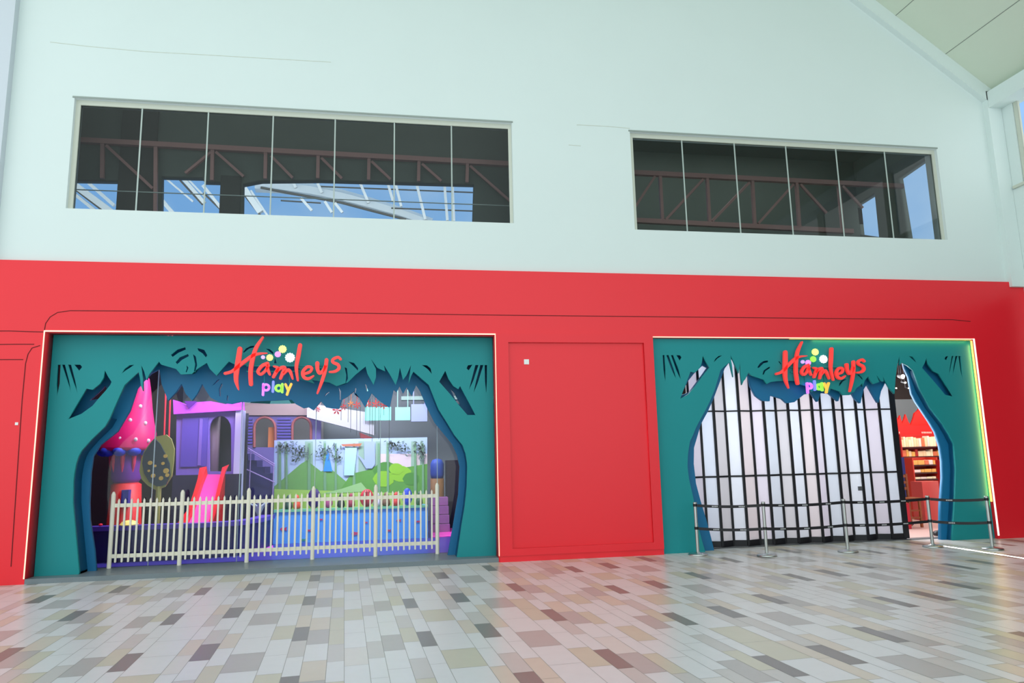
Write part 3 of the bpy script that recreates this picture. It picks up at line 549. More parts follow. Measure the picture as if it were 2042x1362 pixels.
# slide
sl = thing('slide', 'red children slide with a pink bed coming down from the castle', 'slide', (at(390, 1052, 2.4).x, 2.6, ZF))
def sect(pxs, Ys): return [at(a, b, y) for (a, b), y in zip(pxs, Ys)]
rows = [((414, 946), (443, 946), 3.7), ((406, 965), (438, 965), 3.45), ((398, 990), (431, 990), 3.1), ((388, 1020), (424, 1020), 2.75), ((374, 1048), (416, 1048), 2.4), ((362, 1056), (410, 1057), 2.25)]
b_ = B(); pv = None
for (l, r, y) in rows:
    L_, R2_ = at(*l, y), at(*r, y); v = [b_.verts.new(L_), b_.verts.new(R2_), b_.verts.new(R2_-Vector((0, 0, .04))), b_.verts.new(L_-Vector((0, 0, .04)))]
    if pv:
        for k in range(4): b_.faces.new((pv[k], pv[(k+1) % 4], v[(k+1) % 4], v[k]))
    else: b_.faces.new(v)
    pv = v
b_.faces.new(pv); obj('bed', b_, mat('pink_slide_bed', (255, 60, 150), .35), sl)
M_SR = mat('red_slide_rail', (238, 40, 44), .4)
for side in (0, 1):
    b_ = B(); pv = None
    tops = [((398, 933), (412, 930)), ((394, 955), (405, 950)), ((385, 985), (396, 978)), ((374, 1016), (386, 1008)), ((352, 1046), (374, 1036)), ((338, 1056), (360, 1050))] if side == 0 else \
           [((443, 932), (457, 926)), ((440, 945), (450, 938)), ((433, 975), (444, 962)), ((426, 1006), (437, 992)), ((418, 1036), (430, 1024)), ((412, 1052), (424, 1040))]
    for (o_, i_), (l, r, y) in zip(tops, rows):
        base = at(*(l if side == 0 else r), y)
        a_, c_ = at(*o_, y), at(*i_, y); v = [b_.verts.new(p) for p in ((a_.x, y, a_.z), (c_.x, y, max(a_.z, c_.z)), (base.x+(.0 if side == 0 else .03), y, base.z), (a_.x if side == 0 else base.x, y, base.z-.06))]
        if pv:
            for k in range(4): b_.faces.new((pv[k], pv[(k+1) % 4], v[(k+1) % 4], v[k]))
        else: b_.faces.new(v)
        pv = v
    b_.faces.new(pv); obj('side_rail', b_, M_SR, sl)
b_ = B(); p, q = at(410, 948, 3.7), at(446, 948, 3.7); box(b_, p.x, q.x, 3.7, 3.87, ZF, p.z); obj('support', b_, M_SR, sl)

# padded pool edge
M_NAV, M_NAV2 = mat('navy_padding', (34, 32, 92), .45), mat('violet_pad_top', (84, 62, 170), .4)
pp = [(-5.6, 1.72), (-4.6, 1.66), (-3.4, 1.66), (-2.75, 1.85), (-2.45, 2.5), (-2.35, 3.3)]
pe = thing('pool_edge', 'low curved navy padded wall in front of the slide', 'padded wall', (-3.8, 1.7, ZF))
for nm, z0, z1, e, m_ in (('padded_side', ZF, .62, 0, M_NAV), ('padded_top', .62, .70, .03, M_NAV2)):
    b_ = B(); pv = None
    for i, (x, y) in enumerate(pp):
        d = Vector((pp[min(i+1, 5)][0]-pp[max(i-1, 0)][0], pp[min(i+1, 5)][1]-pp[max(i-1, 0)][1])).normalized(); n_ = Vector((d.y, -d.x))
        a_ = (x+n_.x*e, y+n_.y*e); c_ = (x-n_.x*.25, y-n_.y*.25)
        v = [b_.verts.new(p) for p in ((*a_, z0), (*a_, z1), (*c_, z1), (*c_, z0))]
        if pv:
            for k in range(4): b_.faces.new((pv[k], pv[(k+1) % 4], v[(k+1) % 4], v[k]))
        else: b_.faces.new(v)
        pv = v
    b_.faces.new(pv); obj(nm, b_, m_, pe)
q = at(256, 1056, 1.75); b_ = B(); lathe(b_, [(.13, 0), (.155, .015), (.12, .06), (.06, .085), (.005, .09)], (q.x, 1.77, .701), 20); tag(obj('toadstool_lamp', b_, mat('cream_yellow', (250, 226, 120), .5, emit=.25)), 'small glowing yellow toadstool lamp on the navy padded wall', 'lamp')  # small toadstool lamp with a weak glow of its own
q = at(199, 1058, 1.75); b_ = B(); ball(b_, (q.x, 1.77, .725), .035, .035, .024); tag(obj('toy_ball', b_, mat('red_ball', (230, 30, 50), .5)), 'tiny red ball on the navy padded wall, left of the fence', 'ball')
b_ = B()
p = [onz(470, 1102, ZF), onz(546, 1100, ZF), onz(544, 1088, ZF), onz(528, 1074, ZF)]
vs = [b_.verts.new((v.x, v.y, ZF+.001)) for v in p]; f = b_.faces.new(vs); r = bmesh.ops.extrude_face_region(b_, geom=[f]); [setattr(v, 'co', v.co+Vector((0, 0, .012))) for v in r['geom'] if isinstance(v, bmesh.types.BMVert)]
tag(obj('play_mat', b_, mat('magenta_mat', (240, 90, 230), .5)), 'magenta play mat between the navy wall and the blue pool', 'mat')

# blue pool with mural
Yb = 3.6; P0, P1 = at(546, 1022, Yb), at(853, 1018, Yb)
pool = thing('ball_pool', 'blue ball pool wall with red fish below the forest mural', 'ball pool', ((P0.x+P1.x)/2, Yb, ZF))
b_ = B(); box(b_, P0.x, P1.x, Yb, Yb+.12, ZF, P0.z); obj('front_wall', b_, mat('pool_blue', (84, 160, 236), .4, noise=.12, nscale=2), pool)
b_ = B(); box(b_, P0.x, P0.x+.12, Yb+.12, Yb+1.3, ZF, P0.z); box(b_, P1.x-.12, P1.x, Yb+.12, Yb+1.3, ZF, P0.z); obj('side_wall', b_, MATS['pool_blue'], pool)
b_ = B(); box(b_, P0.x, P1.x, Yb-.03, Yb+.16, P0.z, P0.z+.05); obj('top_edge', b_, mat('pool_top_green', (110, 186, 150), .4), pool)
b_ = B(); box(b_, P0.x+.121, P1.x-.121, Yb+.13, Yb+1.29, ZF+.35, ZF+.4); obj('ball_surface', b_, mat('pool_ball_mix', (50, 110, 90), .5, noise=.5, nscale=14), pool)
for (a, b, r, c_) in ((565, 1055, .07, 0), (615, 1058, .045, 0), (640, 1036, .035, 0), (708, 1064, .08, 0), (775, 1058, .045, 0), (795, 1038, .05, 0), (834, 1040, .045, 0), (605, 1077, .055, 1), (730, 1042, .03, 0)):
    p = at(a, b, Yb-.01); b_ = B(); prism(b_, [(p.x-r, p.z), (p.x-.4*r, p.z+.5*r), (p.x+.4*r, p.z+.3*r), (p.x+r, p.z+.6*r), (p.x+.85*r, p.z), (p.x+r, p.z-.6*r), (p.x+.4*r, p.z-.3*r), (p.x-.4*r, p.z-.5*r)], Yb-.012, Yb-.001)
    obj('fish_motif', b_, mat('fish_red', (190, 60, 110), .5) if not c_ else mat('fish_green', (60, 150, 130), .5), pool)
Yw = 5.0
mu = thing('forest_mural', 'large forest mural board standing behind the blue ball pool', 'mural', (at(700, 1000, Yw).x, Yw, ZF))
b_ = B(); pprism(b_, [(547, 878), (852, 872), (852, 1040), (545, 1040)], Yw, .06); obj('backing', b_, mat('mural_sky', (176, 196, 232), .6, noise=.05, nscale=1), mu)
lay = [0]
def mpoly(nm, px, m_, parent=mu):
    lay[0] += 1; b2 = B(); y = Yw-.002*lay[0]; pprism(b2, px, y, .0015); return obj(nm, b2, m_, parent)
mpoly('painted_sunset', [(748, 905), (852, 905), (852, 945), (750, 945)], mat('mural_peach', (222, 200, 210), .6))
for x0, w_, m_ in ((553, 6, 0), (567, 5, 0), (608, 16, 0), (645, 5, 0), (715, 14, 0), (749, 9, 0), (770, 5, 0), (820, 10, 0), (838, 5, 0)):
    mpoly('painted_trunk', [(x0, 880), (x0+w_, 880), (x0+w_, 990), (x0-1, 990)], mat('mural_trunk', (146, 176, 160), .6))
mpoly('painted_hill', [(547, 970), (600, 925), (612, 918), (640, 940), (660, 935), (690, 960), (690, 1000), (547, 1000)], mat('mural_green', (104, 158, 84), .6, noise=.1, nscale=3))
mpoly('painted_hill', [(680, 975), (700, 945), (730, 938), (760, 925), (790, 935), (852, 925), (852, 1000), (680, 1000)], mat('mural_green2', (88, 150, 60), .6, noise=.15, nscale=3))
for (a, b, r) in ((770, 940, 24), (800, 945, 20), (820, 955, 16), (765, 955, 20), (790, 935, 14)):
    mpoly('painted_bush', [(a+r*math.cos(k*math.pi/7)*(1+.1*(k % 2)), b+.8*r*math.sin(k*math.pi/7)) for k in range(14)], mat('mural_lime' if r in (20, 14) else 'mural_leaf', (136, 190, 40) if r in (20, 14) else (70, 136, 50), .6))
for x0, w_ in ((556, 4), (570, 3), (614, 5), (646, 4), (668, 3), (704, 4), (753, 4), (772, 3), (826, 4), (842, 3)):
    mpoly('painted_trunk', [(x0, 884), (x0+w_, 884), (x0+w_+1, 1000), (x0-1, 1000)], mat('mural_trunk_green', (112, 156, 120), .6))
mpoly('painted_clearing', [(547, 975), (852, 985), (852, 1040), (545, 1040)], mat('mural_grass', (158, 196, 90), .6, noise=.12, nscale=4))
mpoly('painted_peak', [(645, 940), (653, 893), (663, 940)], mat('mural_blue', (40, 140, 230), .6))
mpoly('painted_waterfall', [(688, 890), (712, 892), (706, 948), (686, 948)], mat('mural_water', (176, 216, 214), .6))
mpoly('painted_cloud', [(726, 880), (747, 880), (748, 925), (742, 934), (730, 934), (712, 905), (727, 918)], mat('mural_cloud', (160, 176, 222), .6))
mpoly('painted_path', [(680, 975), (720, 962), (735, 980), (640, 985)], mat('mural_path', (150, 192, 130), .6))
b_ = B(); pprism(b_, [(680, 886), (722, 884), (718, 890), (684, 890)], Yw-.10, .02); obj('painted_beam', b_, mat('mural_orange', (190, 110, 80), .6), mu)
b_ = B()
for (cx_, cy_, sx_, sy_, n_) in ((580, 893, 22, 12, 46), (600, 905, 20, 14, 40), (650, 900, 32, 16, 60), (560, 895, 8, 14, 16), (590, 915, 8, 8, 14), (672, 912, 10, 8, 18), (800, 893, 26, 12, 50), (838, 893, 12, 18, 36), (780, 885, 16, 6, 24), (842, 905, 8, 14, 20)):
    for k in range(n_):
        a, b = cx_+random.gauss(0, .5)*sx_, cy_+random.gauss(0, .5)*sy_; a = min(max(a, 550), 848); b = max(b, 880); th = random.random()*math.pi; r = 3.0+random.random()*1.6
        q = at(a, b, Yw-.09); dx, dz = math.cos(th)*r*.011, math.sin(th)*r*.011
        prism(b_, [(q.x-dx, q.z-dz), (q.x+dz*.35, q.z-dx*.35), (q.x+dx, q.z+dz), (q.x-dz*.35, q.z+dx*.35)], Yw-.086, Yw-.084)
o_ = obj('painted_leaves', b_, mat('mural_leaf_grey', (92, 112, 110), .6), mu); tag(o_, kind='stuff')
M_LB = mat('ladybird_red', (200, 40, 60), .4)
def seat(px, py, r, m_, label, nm, cat, dark=False, sy_=1.25):
    q = at(px, py, 3.75); zt_ = P0.z+.051; b2 = B(); ball(b2, (q.x, 3.66, zt_+r*sy_), r, r*.5, r*sy_, 18)
    if not dark: return tag(obj(nm, b2, m_), label, cat)
    t = thing(nm, label, cat, (q.x, 3.66, zt_)); obj('body', b2, m_, t, True)
    for k in (-.5, 0, .5):
        b3 = B(); tube(b3, [(q.x+k*r*math.sin(a), 3.66-r*.53*math.sqrt(max(0, 1-(k*math.sin(a))**2)), zt_+r*sy_-r*sy_*math.cos(a)) for a in [math.pi*j/8 for j in range(1, 8)]], .006, 6); obj('stripe', b3, M_BLACK, t)
    return t
seat(732, 966, .15, M_LB, 'red ladybird-shaped seat on the pool edge with dark stripes', 'ladybird_seat', 'toy seat', True)
seat(812, 970, .11, mat('toy_blue', (40, 70, 200), .4), 'blue egg-shaped toy on the pool edge, right of the red one', 'egg_toy', 'toy', False, 1.7)
seat(628, 968, .14, mat('toy_violet', (56, 34, 104), .5), 'dark violet round toy on the pool edge', 'round_toy', 'toy', False, 1.5)
seat(656, 985, .09, mat('toy_rose', (160, 70, 120), .5), 'rose coloured small toy beside the dark violet round toy', 'small_toy', 'toy', False, 1.1)
toys = [(575, 'dark green', (50, 80, 70)), (592, 'orange', (220, 80, 60)), (680, 'charcoal', (40, 50, 50)), (700, 'crimson', (150, 40, 70)), (752, 'white', (210, 200, 220)), (770, 'brown', (110, 80, 60)), (790, 'scarlet', (200, 50, 50)), (836, 'forest green', (50, 90, 60))]
for x_, nm, c_ in toys:
    q = at(x_, 1012, 3.70); b_ = B(); r = .075+.02*random.random(); lathe(b_, [(r*.7, 0), (r, .04), (r*.9, .12), (r*.5, .17), (r*.62, .22), (r*.4, .28), (.005, .3)], (q.x, 3.70, P0.z+.051), 12)
    tag(obj('toy_figure', b_, mat('toy_'+nm.replace(' ', '_'), c_, .5), None, True), f'small {nm} toy figure on the pool edge', 'toy', 'toys on the pool edge')

# staircase block left of the mural
st_ = thing('play_stairs', 'dark violet play stairs with lilac handrails left of the mural', 'stairs', (at(512, 1000, 4.6).x, 4.7, ZF))
b_ = B(); pprism(b_, [(486, 905), (495, 905), (495, 918), (512, 918), (512, 931), (528, 931), (528, 944), (540, 944), (540, 1040), (486, 1040)], 5.1, .8); obj('steps', b_, mat('stairs_violet', (46, 40, 110), .6), st_)
for (a, b) in (((478, 884), (548, 926)), ((478, 887), (548, 930)), ((478, 930), (548, 962))):
    b_ = B(); tube(b_, [at(*a, 4.95), at(*b, 4.95)], .014, 8); obj('handrail', b_, mat('lilac_rail', (190, 160, 226), .4), st_)
for x_ in (480, 500, 546):
    b_ = B(); z = xz(x_, 884+(x_-478)*.6, 4.95); tube(b_, [(z[0], 4.95, ZF), (z[0], 4.95, z[1])], .012, 8); obj('handrail_post', b_, MATS['lilac_rail'], st_)
q = at(517, 990, 4.3); pl = thing('potted_plant', 'pale leafed plant in a dark pot before the play stairs', 'plant', (q.x, 4.3, ZF))
b_ = B(); lathe(b_, [(.14, ZF), (.2, ZF+.5), (.17, ZF+.52)], (q.x, 4.3, 0), 18); obj('pot', b_, M_BLACK, pl)
b_ = B()
for k in range(9):
    a = k*2.4; tube(b_, [(q.x, 4.3, ZF+.5), (q.x+.09*math.cos(a), 4.3+.09*math.sin(a), ZF+.75), (q.x+.24*math.cos(a), 4.3+.24*math.sin(a), ZF+.85)], [.008, .03, .002], 6)
obj('leaves', b_, mat('pale_leaf', (190, 205, 220), .5), pl)
# rear wall: band, arches, slats
Yr = 6.8; rw = thing('arcade_wall', 'purple slatted wall with two arched niches above the stairs', 'wall panel', (at(560, 900, Yr).x, Yr, ZF))
def archpx(x0, x1, yt, yb): c_ = (x0+x1)/2; r = (x1-x0)/2; return [(x0, yb), (x0, yt+r)] + [(c_-r*math.cos(k*math.pi/8), yt+r-r*math.sin(k*math.pi/8)) for k in range(1, 8)] + [(x1, yt+r), (x1, yb)]
wl = [xz(*p, Yr) for p in ((478, 1000), (478, 806), (640, 806), (640, 1000))]; wl[0] = (wl[0][0], ZF); wl[3] = (wl[3][0], ZF)
board('front_wall', [wl]+[[xz(*p, Yr) for p in archpx(a, b, 832, 892)] for a, b in ((507, 549), (583, 620))], Yr, Yr+.12, [mat('arcade_violet', (96, 84, 150), .6)], rw)
b_ = B(); pprism(b_, [(478, 802), (640, 802), (640, 828), (478, 828)], Yr-.08, .07); obj('upper_band', b_, mat('tan_band', (150, 128, 128), .6), rw)
for a, b in ((507, 549), (583, 620)):
    b_ = B(); tube(b_, [at(x_, y_, Yr-.02) for x_, y_ in archpx(a, b, 832, 892)], .035, 8); obj('arch_trim', b_, mat('brick_red_trim', (150, 80, 84), .6), rw)
b_ = B()
for k in range(9):
    y_ = 834+k*6
    for x0, x1 in ((480, 503), (553, 580)): pprism(b_, [(x0, y_), (x1, y_), (x1, y_+3), (x0, y_+3)], Yr-.05, .045)
obj('slats', b_, mat('slat_violet', (76, 62, 156), .5), rw)
b_ = B(); box(b_, wl[0][0], wl[2][0], 7.7, 7.75, ZF, wl[1][1]); obj('niche_back', b_, mat('niche_grey', (120, 118, 118), .7), rw)
q0, q1 = at(536, 852, Yr+.3), at(550, 888, Yr+.3); b_ = B(); box(b_, q0.x, q1.x, Yr+.25, Yr+.3, ZF, q0.z); tag(obj('orange_banner', b_, mat('banner_orange', (220, 130, 70), .6)), 'orange upright banner inside the left arched niche', 'banner')
b_ = B(); pprism(b_, [(612, 807), (640, 808), (745, 824), (746, 868), (690, 852), (612, 832)], 6.2, .3); tag(obj('hanging_bulkhead', b_, mat('bulkhead_white', (186, 184, 192), .6)), 'slanting white bulkhead hanging from the ceiling above the mural', 'bulkhead')
b_ = B(); pprism(b_, [(716, 862), (744, 873), (738, 876), (718, 873)], 6.1, .3); tag(obj('ceiling_trim', b_, mat('dark_red_trim', (130, 30, 44), .6)), 'dark red trim under the right end of the white bulkhead', 'trim')
# umbrella roof
q = at(550, 800, 3.4); um = thing('canopy', 'green and white striped canopy top hanging under the sign', 'canopy', (q.x, 3.4, q.z))
for k in range(10):
    b_ = B(); a0, a1 = 2*math.pi*k/10, 2*math.pi*(k+1)/10; r = .75; h_ = .36
    b_.faces.new([b_.verts.new(p) for p in ((q.x, 3.4, q.z+h_), (q.x+r*math.cos(a0), 3.4+r*math.sin(a0), q.z), (q.x+r*math.cos(a1), 3.4+r*math.sin(a1), q.z))]); bmesh.ops.solidify(b_, geom=b_.faces[:], thickness=.012)
    obj('canopy_panel', b_, mat('canopy_green', (60, 140, 120), .6) if k % 2 else mat('canopy_mint', (150, 204, 190), .6), um)
b_ = B(); tube(b_, [(q.x, 3.4, q.z+.34), (q.x, 3.4, 4.99)], .012, 6); obj('cord', b_, M_BLACK, um)
# hanging panels
for (a, b, nm, c_, lb) in (((728, 812), (780, 838), 'mint', (130, 226, 206), 'mint green banner hanging behind the dark strings'), ((788, 812), (818, 838), 'aqua', (150, 208, 196), 'grey aqua banner hanging right of the mint green one'), ((820, 806), (852, 840), 'lilac', (160, 170, 226), 'lilac banner hanging beside the right tree trunk')):
    q0, q1 = at(*a, 6.0), at(*b, 6.0); b_ = B(); box(b_, q0.x, q1.x, 6.0, 6.05, q1.z, q0.z); box(b_, q0.x+.05, q0.x+.07, 6.01, 6.03, q0.z-.01, 5.0); box(b_, q1.x-.07, q1.x-.05, 6.01, 6.03, q0.z-.01, 5.0); tag(obj('cloth_banner', b_, mat('panel_'+nm, c_, .5)), lb, 'banner')
b_ = B()
ORD = ['first', 'second', 'third', 'fourth', 'fifth', 'sixth', 'seventh', 'eighth', 'ninth', 'tenth', 'eleventh', 'twelfth', 'thirteenth', 'fourteenth', 'fifteenth', 'sixteenth', 'seventeenth', 'eighteenth', 'nineteenth', 'twentieth']+['next']*40
for k, x_ in enumerate((680, 694, 699, 711, 718, 729, 737, 742, 748, 755, 765, 776)):
    p, q = at(x_, 792, 2.6), at(x_, (838, 842, 862, 868, 874, 846, 870, 880, 866, 876, 828, 884)[k], 2.6); b_2 = B(); tube(b_2, [(p.x, 2.6, 4.99), (q.x, 2.6, q.z)], .005, 5)
    s_ = tag(obj('hanging_string', b_2, mat('dark_string', (50, 60, 60), .6)), ORD[k]+' of the twelve thin dark strings above the mural, from the left', 'string', 'hanging strings')
b_.free()
for k, (x_, y_, r, c_) in enumerate(((618, 804, .08, 0), (634, 817, .06, 0), (662, 806, .06, 0), (672, 818, .10, 0), (686, 812, .07, 0), (700, 806, .07, 1), (712, 808, .08, 0), (735, 806, .07, 0), (750, 806, .09, 0), (765, 808, .09, 0))):
    q = at(x_, y_, 2.4); b_ = B()
    for j in range(6):
        a = j*math.pi/3+k; prism(b_, [(q.x, q.z), (q.x+r*math.cos(a-.25)*.7, q.z+r*math.sin(a-.25)*.7), (q.x+r*math.cos(a), q.z+r*math.sin(a)), (q.x+r*math.cos(a+.25)*.7, q.z+r*math.sin(a+.25)*.7)], 2.4-.01*j, 2.412-.01*j)
    tube(b_, [(q.x, 2.4, q.z), (q.x, 2.4, 4.99)], .004, 5)
    tag(obj('paper_flower', b_, mat('flower_red' if not c_ else 'flower_orange', (206, 40, 40) if not c_ else (230, 120, 40), .6)), ('red' if not c_ else 'orange')+' paper flower below the blue leaves, '+ORD[k]+' from the left', 'paper flower', 'hanging paper flowers')
# right corner items
q = at(872, 990, 5.9); fg = thing('padded_post', 'blue topped tan padded post right of the mural', 'post', (q.x, 5.9, ZF))
b_ = B(); zt_, zm_ = xz(872, 917, 5.9)[1], xz(872, 954, 5.9)[1]; lathe(b_, [(.15, zm_), (.17, zm_+.1), (.17, zt_-.1), (.12, zt_), (.02, zt_+.03)], (q.x, 5.9, 0), 20); obj('cap', b_, mat('post_blue', (52, 84, 180), .5), fg, True)
b_ = B(); lathe(b_, [(.17, ZF), (.17, zm_)], (q.x, 5.9, 0), 20); obj('body', b_, mat('post_tan', (160, 112, 70), .6), fg, True)
q0, q1 = at(890, 918, 5.6), at(918, 1015, 5.6); b_ = B(); box(b_, q0.x, q1.x+.3, 5.6, 6.0, ZF, q0.z); tag(obj('dark_cabinet', b_, mat('cabinet_dark', (36, 24, 40), .5)), 'tall dark cabinet at the right end of the play area', 'cabinet')
sp_ = thing('soft_steps', 'stacked mauve soft steps right of the ball pool', 'steps', (at(880, 1030, 4.7).x, 4.8, ZF))
x0, x1 = at(862, 1030, 4.6).x, at(897, 1030, 4.6).x; zt_ = xz(880, 991, 5.1)[1]
for k in range(4): b_ = B(); box(b_, x0, x1, 4.6+.16*k, 5.5, ZF+(zt_-ZF)*k/4+.001, ZF+(zt_-ZF)*(k+1)/4-.012); obj('step', b_, mat('mauve_step', (150, 90, 150), .5), sp_)
b_ = B(); p = [onz(x_, y_, ZF) for x_, y_ in ((860, 1072), (902, 1070), (904, 1054), (862, 1055))]; f = b_.faces.new([b_.verts.new((v.x, v.y, ZF+.001)) for v in p]); r = bmesh.ops.extrude_face_region(b_, geom=[f]); [setattr(v, 'co', v.co+Vector((0, 0, .012))) for v in r['geom'] if isinstance(v, bmesh.types.BMVert)]
tag(obj('play_mat', b_, mat('hot_pink_mat', (255, 80, 200), .5)), 'hot pink play mat in front of the mauve soft steps', 'mat')
b_ = B(); box(b_, at(800, 900, 7).x, 2.95, 7.0, 7.3, 3.35, 3.45); obj_ = tag(obj('ceiling_beam', b_, mat('pale_green_beam', (150, 176, 168), .6)), 'pale green beam over the right end of the play area', 'beam')

# ---------------------------------------------------------------- toy shop seen through the right opening
M_SHC = mat('shop_ceiling', (34, 26, 26), .8)
b_ = B(); ZSC = at(1830, 796, 7.4).z
b_ = B(); box(b_, 4.2, 19.9, 7.4, 7.5, 0, ZSC); b2 = B(); box(b2, 4.2, 19.9, 7.39, 7.5, ZSC+.001, 3.93); tag(obj('wall_shop_header', b2, M_SHC), kind='structure'); tag(obj('wall_shop_back', b_, mat('shop_grey_wall', (112, 122, 128), .7)), kind='structure')
b_ = B(); box(b_, 4.1, 4.2, .305, 7.5, 0, ZSC); tag(obj('wall_shop_left', b_, M_INW), kind='structure')
b_ = B(); box(b_, 19.9, 20.0, .305, 7.5, 0, ZSC); tag(obj('wall_shop_right', b_, mat('shop_red_wall', (200, 30, 30), .6)), kind='structure')
b_ = B(); box(b_, 4.1, 20.0, .305, 7.5, max(ZSC, 3.93)+.001, max(ZSC, 3.93)+.1); tag(obj('ceiling_shop', b_, M_SHC), kind='structure')
b_ = B(); box(b_, 4.2, 19.9, .64, 7.4, -.02, .003); tag(obj('floor_shop', b_, mat('shop_floor', (226, 196, 186), .35)), kind='structure')
area('gate_back_fill', (7.9, 2.6, 2.6), (0, -1, 0), 6.5, 2.6, 480, (1, .98, 1))  # added unseen light behind the gate that brightens its panels
area('shop_light', (13.0, 3.0, 3.85), (.2, .5, -1), 2.5, 1.5, 150, (1, .93, .85))
area('shop_light_back', (15.0, 5.2, 3.85), (0, .5, -1), 3.0, .6, 110, (1, .9, .8))
M_LAMP = mat('spot_glow', (255, 240, 220), .5, emit=30)
for i, (x_, y_, r, Yp) in enumerate(((1800, 751, .055, 1.3), (1805, 763, .022, 1.6), (1787, 774, .014, 2.0), (1812, 774, .016, 2.0))):
    q = at(x_, y_, Yp); t = thing('ceiling_spotlight', ['largest bright spotlight under the shop ceiling', 'spotlight just below the largest one', 'small spotlight at the left edge of the shop entrance', 'small spotlight beside the right tree trunk'][i], 'spotlight', (q.x, Yp, q.z), 'shop ceiling spotlights')
    d = Vector((0, -1, -.25)).normalized(); b_ = B(); tube(b_, [q+d*.0, q-d*.12], [r*1.2, r*.8], 16); hs_m = obj('housing', b_, M_BLACK, t)
    b_ = B(); tube(b_, [q+d*.012, q+d*.002], r*.8, 16); obj('lamp_face', b_, M_LAMP, hs_m)
    b_ = B(); tube(b_, [(q-d*.1), (q.x, q.y-d.y*.1, max(ZSC, 3.93))], .012, 6); obj('stem', b_, M_BLACK, t)
# red forest fascia on the back wall
Yf = 6.6; fa = thing('forest_display_wall', 'red cut-out forest skyline display above the toy shelves', 'display', (at(1830, 900, Yf).x, Yf, 0))
b_ = B(); pprism(b_, [(1770, 848), (1777, 838), (1782, 846), (1787, 830), (1791, 838), (1795, 828), (1799, 845), (1803, 836), (1806, 826), (1811, 840), (1816, 848), (1821, 836), (1824, 824), (1829, 820), (1833, 815), (1838, 821), (1843, 827), (1848, 838), (1856, 846), (1863, 840), (1872, 858), (1890, 864), (1890, 890), (1770, 890)], Yf, .06); obj('skyline', b_, mat('display_red', (226, 28, 20), .5), fa)
b_ = B(); q0, q1 = at(1778, 850, Yf-.15), at(1900, 868, Yf-.15); box(b_, q0.x, q1.x, Yf-.3, Yf-.002, q1.z, q0.z); obj('fascia', b_, mat('fascia_red', (206, 20, 18), .5), fa)
for a, b in ((1790, 1797), (1838, 1860)):
    b_ = B(); n_ = int((b-a)/2.6)
    for k in range(n_): q0, q1 = at(a+k*2.6, 861, Yf-.31), at(a+k*2.6+1.7, 864.2, Yf-.31); box(b_, q0.x, q1.x, Yf-.31, Yf-.301, q1.z, q0.z)
    obj('small_lettering', b_, mat('pink_white', (245, 205, 195), .5), fa)
# bright ornament of small lights/cut paper
cols_ = [(250, 214, 170), (255, 240, 200), (230, 120, 80), (180, 40, 30), (240, 180, 90), (250, 226, 214), (60, 40, 110), (225, 60, 40)]
PM = [mat('toy_box_'+n, c_, .5) for n, c_ in zip(('peach', 'cream', 'coral', 'dark_red', 'amber', 'blush', 'indigo', 'red'), cols_)]
PN = ('peach', 'cream', 'coral', 'dark red', 'amber', 'blush', 'indigo', 'red')
def shelf(nm, label, x0, x1, Ys, levels, z0, z1, m_, dep=.4):
    t = thing(nm, label, 'shelf', ((x0+x1)/2, Ys, 0)); b_ = B(); box(b_, x0, x1, Ys+dep, Ys+dep+.03, 0.004, z1); obj('back_panel', b_, m_, t)
    for x_ in (x0, x1-.03): b_ = B(); box(b_, x_, x_+.03, Ys, Ys+dep, 0.004, z1); obj('side_panel', b_, m_, t)
    for z_ in levels: b_ = B(); box(b_, x0+.03, x1-.03, Ys, Ys+dep, z_, z_+.03); obj('shelf_board', b_, mat('shelf_dark', (70, 20, 20), .5), t)
    return t
def zof(y, Y): return xz(1840, y, Y)[1]
xs0, xs1 = at(1786, 900, 6.1).x, at(1880, 900, 6.1).x
lv = [zof(y, 6.1) for y in (1040, 960, 912, 893)]
M_SHR = mat('shelf_red', (190, 30, 26), .5)
shelf('toy_shelf', 'wide red toy shelf full of boxes below the forest display', xs0, xs1, 5.85, lv, 0, zof(866, 6.1), M_SHR)
def fill(x0, x1, Y, z, hmax, cols, wmin, wmax, where, lo=.6):
    x = x0; cnt = -1
    while x < x1-.04:
        cnt += 1
        w_ = random.uniform(wmin, wmax); w_ = min(w_, x1-x-.005); h_ = hmax*random.uniform(lo, 1); k = random.choice(cols)
        b_ = B(); box(b_, x, x+w_-.008, Y, Y+.2, z+.001, z+h_); bmesh.ops.bevel(b_, geom=b_.edges[:], offset=.006, segments=1, affect='EDGES')
        tag(obj('toy_box', b_, PM[k]), f'{PN[k]} toy box {where}, {ORD[cnt]} from the left', 'toy box', 'toy boxes '+where); x += w_
for z_, h_, cols, w0, w1, wh in ((lv[3]+.03, zof(868, 6.1)-lv[3]-.05, [0, 1, 1, 0, 2, 5, 0, 1], .06, .13, 'on the top shelf of the toy shop'), (lv[2]+.03, lv[3]-lv[2]-.06, [0, 2, 3, 1, 4, 7], .07, .16, 'on the shelf below the cream boxes'), (lv[1]+.03, (lv[2]-lv[1])*.5, [4, 4, 2, 7, 5, 4], .14, .3, 'on the middle shelf of the toy shop'), (lv[0]+.03, (lv[1]-lv[0])*.55, [5, 2, 0, 7, 4], .14, .3, 'on the lowest shelf of the toy shop')):
    fill(xs0+.04, xs1-.04, 5.9, z_, h_, cols, w0, w1, wh)
